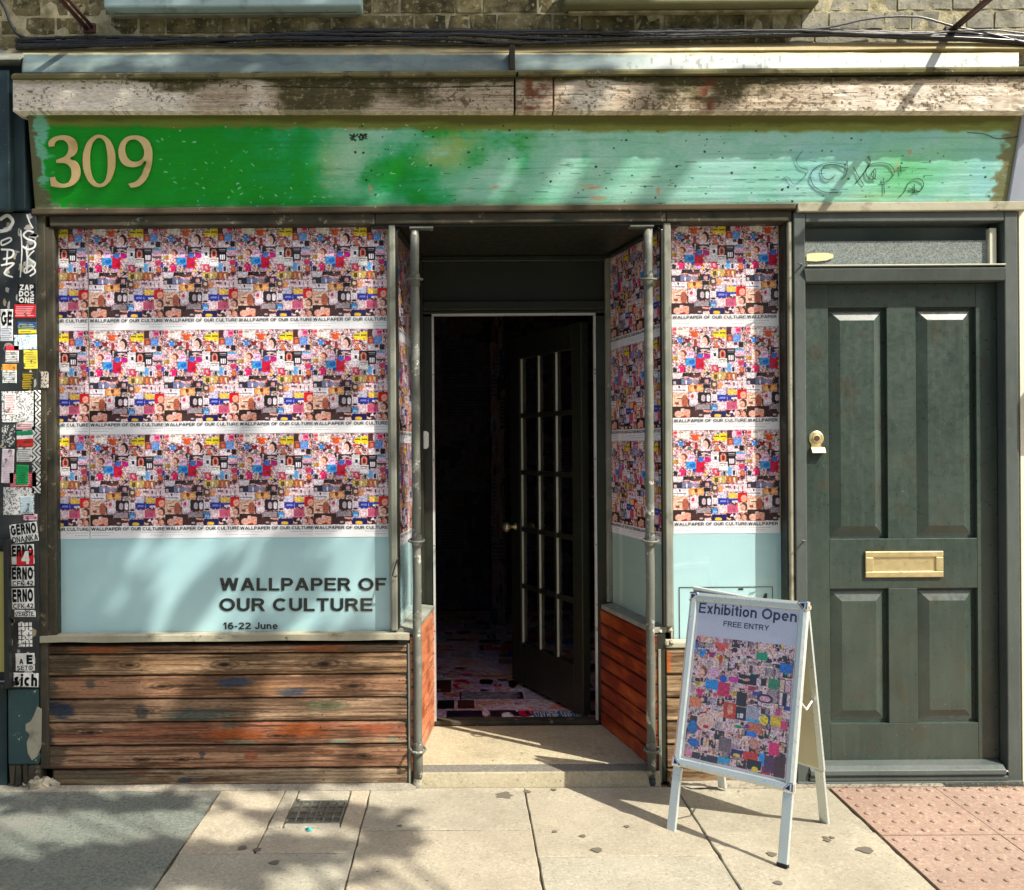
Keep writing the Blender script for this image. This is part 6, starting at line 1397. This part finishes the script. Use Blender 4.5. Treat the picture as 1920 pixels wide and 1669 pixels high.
# poster
feats2 = zf([('t', 505, 205, 660, 300, C(222, 96, 84)), ('t', 315, 255, 400, 325, C(30, 150, 210)), ('t', 425, 290, 515, 350, C(160, 10, 110)), ('e', 550, 320, 600, 415, C(190, 70, 50)), ('r', 980, 350, 1105, 420, C(20, 160, 110)), ('e', 1000, 245, 1100, 315, C(236, 214, 204)), ('r', 1235, 480, 1370, 570, C(30, 120, 200)), ('p', 300, 420, 415, 540, C(232, 196, 178), C(120, 70, 50)), ('e', 430, 450, 560, 545, C(232, 186, 214)),
 ('r', 400, 565, 545, 665, C(34, 150, 222)), ('e', 560, 530, 645, 610, C(30, 90, 190)), ('e', 665, 555, 780, 620, C(206, 50, 160)), ('r', 545, 605, 680, 745, C(200, 24, 90)), ('t', 280, 645, 385, 720, C(216, 50, 110)), ('r', 195, 725, 350, 815, C(226, 140, 86)), ('r', 610, 810, 750, 970, C(196, 66, 30)), ('e', 650, 830, 720, 930, C(230, 160, 130)), ('r', 755, 725, 870, 860, C(28, 24, 30)), ('r', 750, 870, 865, 1000, C(26, 26, 34)), ('r', 765, 930, 785, 975, C(230, 230, 230)), ('r', 795, 930, 830, 980, C(230, 230, 230)), ('l', 870, 870, 1025, 1000, C(222, 226, 236), C(90, 90, 110)), ('r', 860, 1000, 1010, 1030, C(80, 180, 220)),
 ('e', 300, 880, 500, 1060, C(238, 202, 182)), ('e', 370, 1000, 440, 1035, C(170, 20, 40)), ('r', 430, 880, 610, 960, C(234, 206, 190)), ('e', 190, 940, 310, 1080, C(40, 120, 180)), ('e', 200, 1110, 330, 1200, C(30, 110, 190)), ('e', 1015, 970, 1105, 1065, C(236, 216, 40)), ('r', 1130, 1000, 1250, 1090, C(226, 206, 44)), ('r', 1240, 1050, 1310, 1130, C(216, 70, 120)), ('r', 870, 1110, 980, 1170, C(30, 130, 220)), ('r', 895, 1040, 1040, 1130, C(196, 120, 90)), ('e', 845, 1040, 900, 1080, C(130, 20, 120)), ('e', 730, 1035, 820, 1070, C(20, 150, 100)), ('e', 160, 1210, 250, 1280, C(234, 150, 170)), ('e', 900, 1190, 1000, 1290, C(200, 150, 130)), ('r', 560, 1150, 700, 1290, C(120, 110, 110)), ('r', 1110, 1250, 1220, 1370, C(226, 40, 120)), ('r', 830, 1320, 990, 1400, C(200, 50, 40)), ('r', 695, 1280, 820, 1350, C(30, 30, 110)), ('e', 720, 1310, 800, 1350, C(236, 200, 60)), ('r', 1000, 1340, 1060, 1460, C(50, 160, 226)), ('r', 550, 1340, 690, 1400, C(60, 170, 210)), ('r', 880, 1400, 1030, 1490, C(30, 20, 20)), ('e', 920, 1460, 990, 1540, C(236, 210, 60)), ('r', 1060, 1380, 1165, 1530, C(90, 50, 90)), ('r', 250, 1255, 345, 1320, C(50, 50, 56)), ('r', 345, 1300, 420, 1360, C(40, 40, 46)), ('r', 420, 1310, 545, 1390, C(60, 50, 60)), ('r', 1165, 1400, 1280, 1590, C(80, 40, 40)), ('m', 1110, 620, 1230, 720, C(0, 0, 0), 1), ('m', 1230, 640, 1350, 760, C(0, 0, 0), 1), ('m', 1110, 730, 1220, 860, C(0, 0, 0), 1), ('m', 1225, 770, 1345, 900, C(0, 0, 0), 1), ('m', 780, 560, 980, 650, C(0, 0, 0), .9), ('e', 980, 760, 1160, 850, C(60, 20, 50)), ('e', 1010, 780, 1130, 835, C(226, 180, 190))], 0, 0, 1, 1)
# shear-correct the measured positions: the print leans with the panel
ft = []
for f_ in feats2:
    k, a, b_, c_, d_, *r = f_
    def uvm(x_, y_):
        # photo crop pixels -> panel fractions
        lx = 275-(y_-100)*.1105; rx_ = 1400-(y_-300)*.0985; uu = (x_-lx)/(rx_-lx)
        ty_ = 100+uu*205; by_ = 1275+uu*330; return uu, (y_-ty_)/(by_-ty_)
    mx, my = (a+c_)/2, (b_+d_)/2; uu, vv = uvm(mx, my); hw = (c_-a)/1120/2; hh_ = (d_-b_)/1270/2
    ft.append((k, max(0, uu-hw), max(0, vv-hh_), min(1, uu+hw), min(1, vv+hh_), *r))
cb = collage(210, 246, 77, ft, 12, 1, .45)
pxa, pxb = .032, WD-.032; pzt, pzm, pzb = HT-.032, HT-.165, z0+.032
pz = thing  # poster paper
head = np.ones((70, 210, 3))*C(206, 212, 232)
can2 = np.concatenate([head, cb], 0)
mg = 6; full = np.ones((can2.shape[0]+4, can2.shape[1]+mg, 3))*C(226, 228, 236); full[:can2.shape[0], mg-2:mg-2+can2.shape[1]] = can2
full = np.clip(full+(np.random.RandomState(3).rand(*full.shape[:2], 1)-.5)*.06, 0, 1)
cs = [fx(Vector(p)) for p in ((pxa, .0015, pzt), (pxb, .0015, pzt), (pxb, .0015, pzb), (pxa, .0015, pzb))]
po = sheet('poster', full, cs, M['print'], sb, .0004)
def bt(s, xa_, xb_, za_, zb_, bold=.03, sp=1.0):
    v_, f_ = text_pts(s, bold, sp); me = bpy.data.meshes.new('lettering'); me.from_pydata([tuple(fx(Vector((xa_+(xb_-xa_)*a, .0008-.00008*c_, za_+(zb_-za_)*b_)))) for a, b_, c_ in v_], [], f_); me.materials.append(M['navyletter']); return add('lettering', me, po)
bt('Exhibition Open', .040, WD-.038, HT-.084, HT-.036, .025); bt('FREE ENTRY', .145, .320, HT-.113, HT-.094, .02)
MB(fx).box(pxa-.002, pxb+.002, -.0018, -.0010, pzb-.002, pzt+.002).obj('clear_cover', M['glass'], sb)
# rear panel
fb_, WD2, HT2 = panelxf(B1, B2, T1+Vector((.010, .012, 0)), T2+Vector((.010, .012, 0)), -1)
WD_keep, HT_keep = WD, HT; WD = WD2; HT = HT2
snap(fb_, sb, False)
for xx_ in (.003, WD-.037): MB(fb_).box(xx_, xx_+.034, -.002, .012, 0, z0-.0005).obj('leg', M['alu'], sb, b=.003)
MB(fb_).box(.02, WD-.02, .004, .012, z0+.01, HT-.01).obj('backing_sheet', M['creamboard'], sb)
WD, HT = WD_keep, HT_keep
MB().tube([T1+Vector((.01, .005, -.012)), T2+Vector((.01, .005, -.012))], .008, 10).obj('hinge_rod', M['chrome'], sb)
q1 = fx(Vector((WD-.01, .014, .52))); q2 = fb_(Vector((WD-.01 if (fb_(Vector((WD, 0, 0)))-B2).length < .1 else .01, .014, .5)))
MB().tube([q1, (q1+q2)/2+Vector((0, 0, -.03)), q2], .0035, 6).obj('stay_strap', M['whiteplastic'], sb)

# =================================================================== STREET TREE BEHIND THE VIEWER (its shade falls on the left half)
tree = thing('street_tree', 'leafy street tree on the pavement casting dappled shade over the shopfront', 'tree', (4.3, -4.95, 0))
MB().tube([(4.3, -4.95, -.1), (4.32, -4.97, 1.2), (4.26, -4.93, 2.6), (4.2, -4.85, 3.6), (4.12, -4.75, 4.4)], [.17, .14, .12, .10, .085], 12).obj('trunk', M['bark'], tree, smooth=True)
rt = random.Random(11); LV = []; leafmb = MB()
def shade(px, py, rx, ry, n_, ang=0.0, ground=False, tmin=4.0, tmax=5.4, size=.85):
    for _ in range(n_):
        a = rt.gauss(0, .5); b_ = rt.gauss(0, .5); a = max(-1.1, min(1.1, a)); b_ = max(-1.1, min(1.1, b_))
        dx, dy = a*rx, b_*ry; X_ = px+dx*math.cos(ang)-dy*math.sin(ang); Y_ = py+dx*math.sin(ang)+dy*math.cos(ang)
        p = G(X_, max(Y_, 1440)) if ground else W(X_, Y_)
        LV.append((p+SUN*rt.uniform(tmin, tmax), size))
def shade_rect(x0_, y0_, x1_, y1_, n_, **k):
    for _ in range(n_): shade(rt.uniform(x0_, x1_), rt.uniform(y0_, y1_), 12, 12, 1, **k)
A_ = .64   # streaks lean with the sun
shade_rect(-300, -120, 1010, 128, 1000)
shade_rect(300, 130, 900, 215, 260)
shade_rect(-250, 225, 900, 400, 800)
rc = random.Random(5)
for _ in range(46):      # clumps over the papered window, gaps between them
    shade(rc.uniform(-150, 860), rc.uniform(400, 1010), rc.uniform(40, 90), rc.uniform(40, 110), 17, ang=A_)
for (x_, y_, L_, wd_, n_) in ((890, 330, 100, 26, 60), (1003, 325, 105, 20, 80), (1118, 325, 105, 20, 80), (1256, 325, 100, 20, 80), (1080, 110, 34, 22, 30), (1010, 110, 40, 26, 30), (1130, 108, 30, 14, 20),
    (400, 1080, 85, 24, 110), (525, 1040, 46, 18, 50), (606, 1060, 44, 18, 34), (525, 1145, 60, 24, 50), (690, 1160, 40, 34, 30), (620, 1180, 30, 30, 20)):
    shade(x_, y_, wd_, L_, n_, ang=A_)
shade_rect(-200, 1015, 300, 1200, 420)
# planks
shade_rect(-200, 1200, 245, 1470, 760); shade(400, 1345, 62, 60, 300, ang=A_); shade(470, 1215, 60, 34, 50, ang=A_); shade(330, 1400, 120, 40, 120); shade(420, 1440, 120, 24, 60); shade(545, 1440, 26, 50, 40, ang=.3); shade(655, 1440, 22, 44, 34, ang=.3); shade(640, 1220, 60, 20, 24, ang=A_)
# pavement
for (x_, y_, rx_, ry_, n_) in ((60, 1500, 330, 20, 240), (300, 1505, 90, 16, 50), (60, 1640, 380, 42, 560), (250, 1610, 150, 30, 200), (420, 1612, 150, 24, 190), (560, 1590, 110, 20, 120), (705, 1540, 60, 24, 84), (735, 1582, 46, 20, 70), (560, 1525, 90, 12, 60), (520, 1478, 90, 8, 30), (640, 1515, 40, 14, 34), (250, 1730, 300, 30, 300), (700, 1640, 34, 16, 20), (480, 1660, 26, 10, 16)):
    shade(x_, y_, rx_, ry_, n_, ground=True)
for _ in range(900):    # the rest of the crown, out over the road
    a, b_, c_ = rt.gauss(0, 1.5), rt.gauss(0, .9), rt.gauss(0, 1.0); LV.append((Vector((8.6+a, -7.6+b_-abs(a)*.1, 6.4+c_*.8)), 1.2))
for p, s_ in LV:
    L_ = rt.uniform(.045, .075)*s_; wd_ = L_*rt.uniform(.55, .8)
    d = Vector((rt.gauss(0, 1), rt.gauss(0, 1), rt.gauss(0, .6))).normalized(); e = d.orthogonal().normalized(); e = (e*math.cos(a_ := rt.uniform(0, 3.1))+d.cross(e)*math.sin(a_))
    n0 = leafmb.pts([p-d*L_, p+e*wd_*.8-d*L_*.2, p+e*wd_*.5+d*L_*.5, p+d*L_, p-e*wd_*.5+d*L_*.5, p-e*wd_*.8-d*L_*.2]); leafmb.f.append(tuple(n0+i for i in range(6)))
o = leafmb.obj('crown', M['leaf'], tree)
cen = [LV[rt.randrange(len(LV))][0] for _ in range(16)]
lm = MB(); base = Vector((4.12, -4.75, 4.4))
for c_ in cen:
    mid = base.lerp(c_, .5)+Vector((rt.uniform(-.2, .2), rt.uniform(-.2, .2), rt.uniform(0, .3))); lm.tube([base-Vector((0, 0, .15)), base.lerp(mid, .5), mid, c_], [.04, .022, .013, .004], 6)
lm.obj('limbs', M['bark'], tree, smooth=True)

# =================================================================== OPPOSITE TERRACE (behind the viewer, seen only in reflections)
ob = thing('opposite_terrace', 'pale rendered terrace across the street reflected in the glass', 'building', (0, -14.3, 0))
MB().box(-16, 16, -20, -14.3, 0, 7.6).obj('wall', M['oppwall'], ob); MB().box(-16, 16, -20, -14.22, 7.6, 8.0).obj('parapet', M['oppbrick'], ob)
for i in range(12):
    x_ = -15+i*2.55
    MB().box(x_, x_+1.1, -14.30, -14.25, 1.0, 2.6).obj('window', M['oppblue'], ob); f_ = MB().box(x_+.08, x_+1.02, -14.248, -14.24, 1.08, 2.52).obj('pane', M['darkglass'], ob)
    MB().box(x_, x_+1.1, -14.30, -14.25, 4.4, 6.2).obj('window', M['oppblue'], ob); MB().box(x_+.08, x_+1.02, -14.248, -14.24, 4.48, 6.12).obj('pane', M['darkglass'], ob)
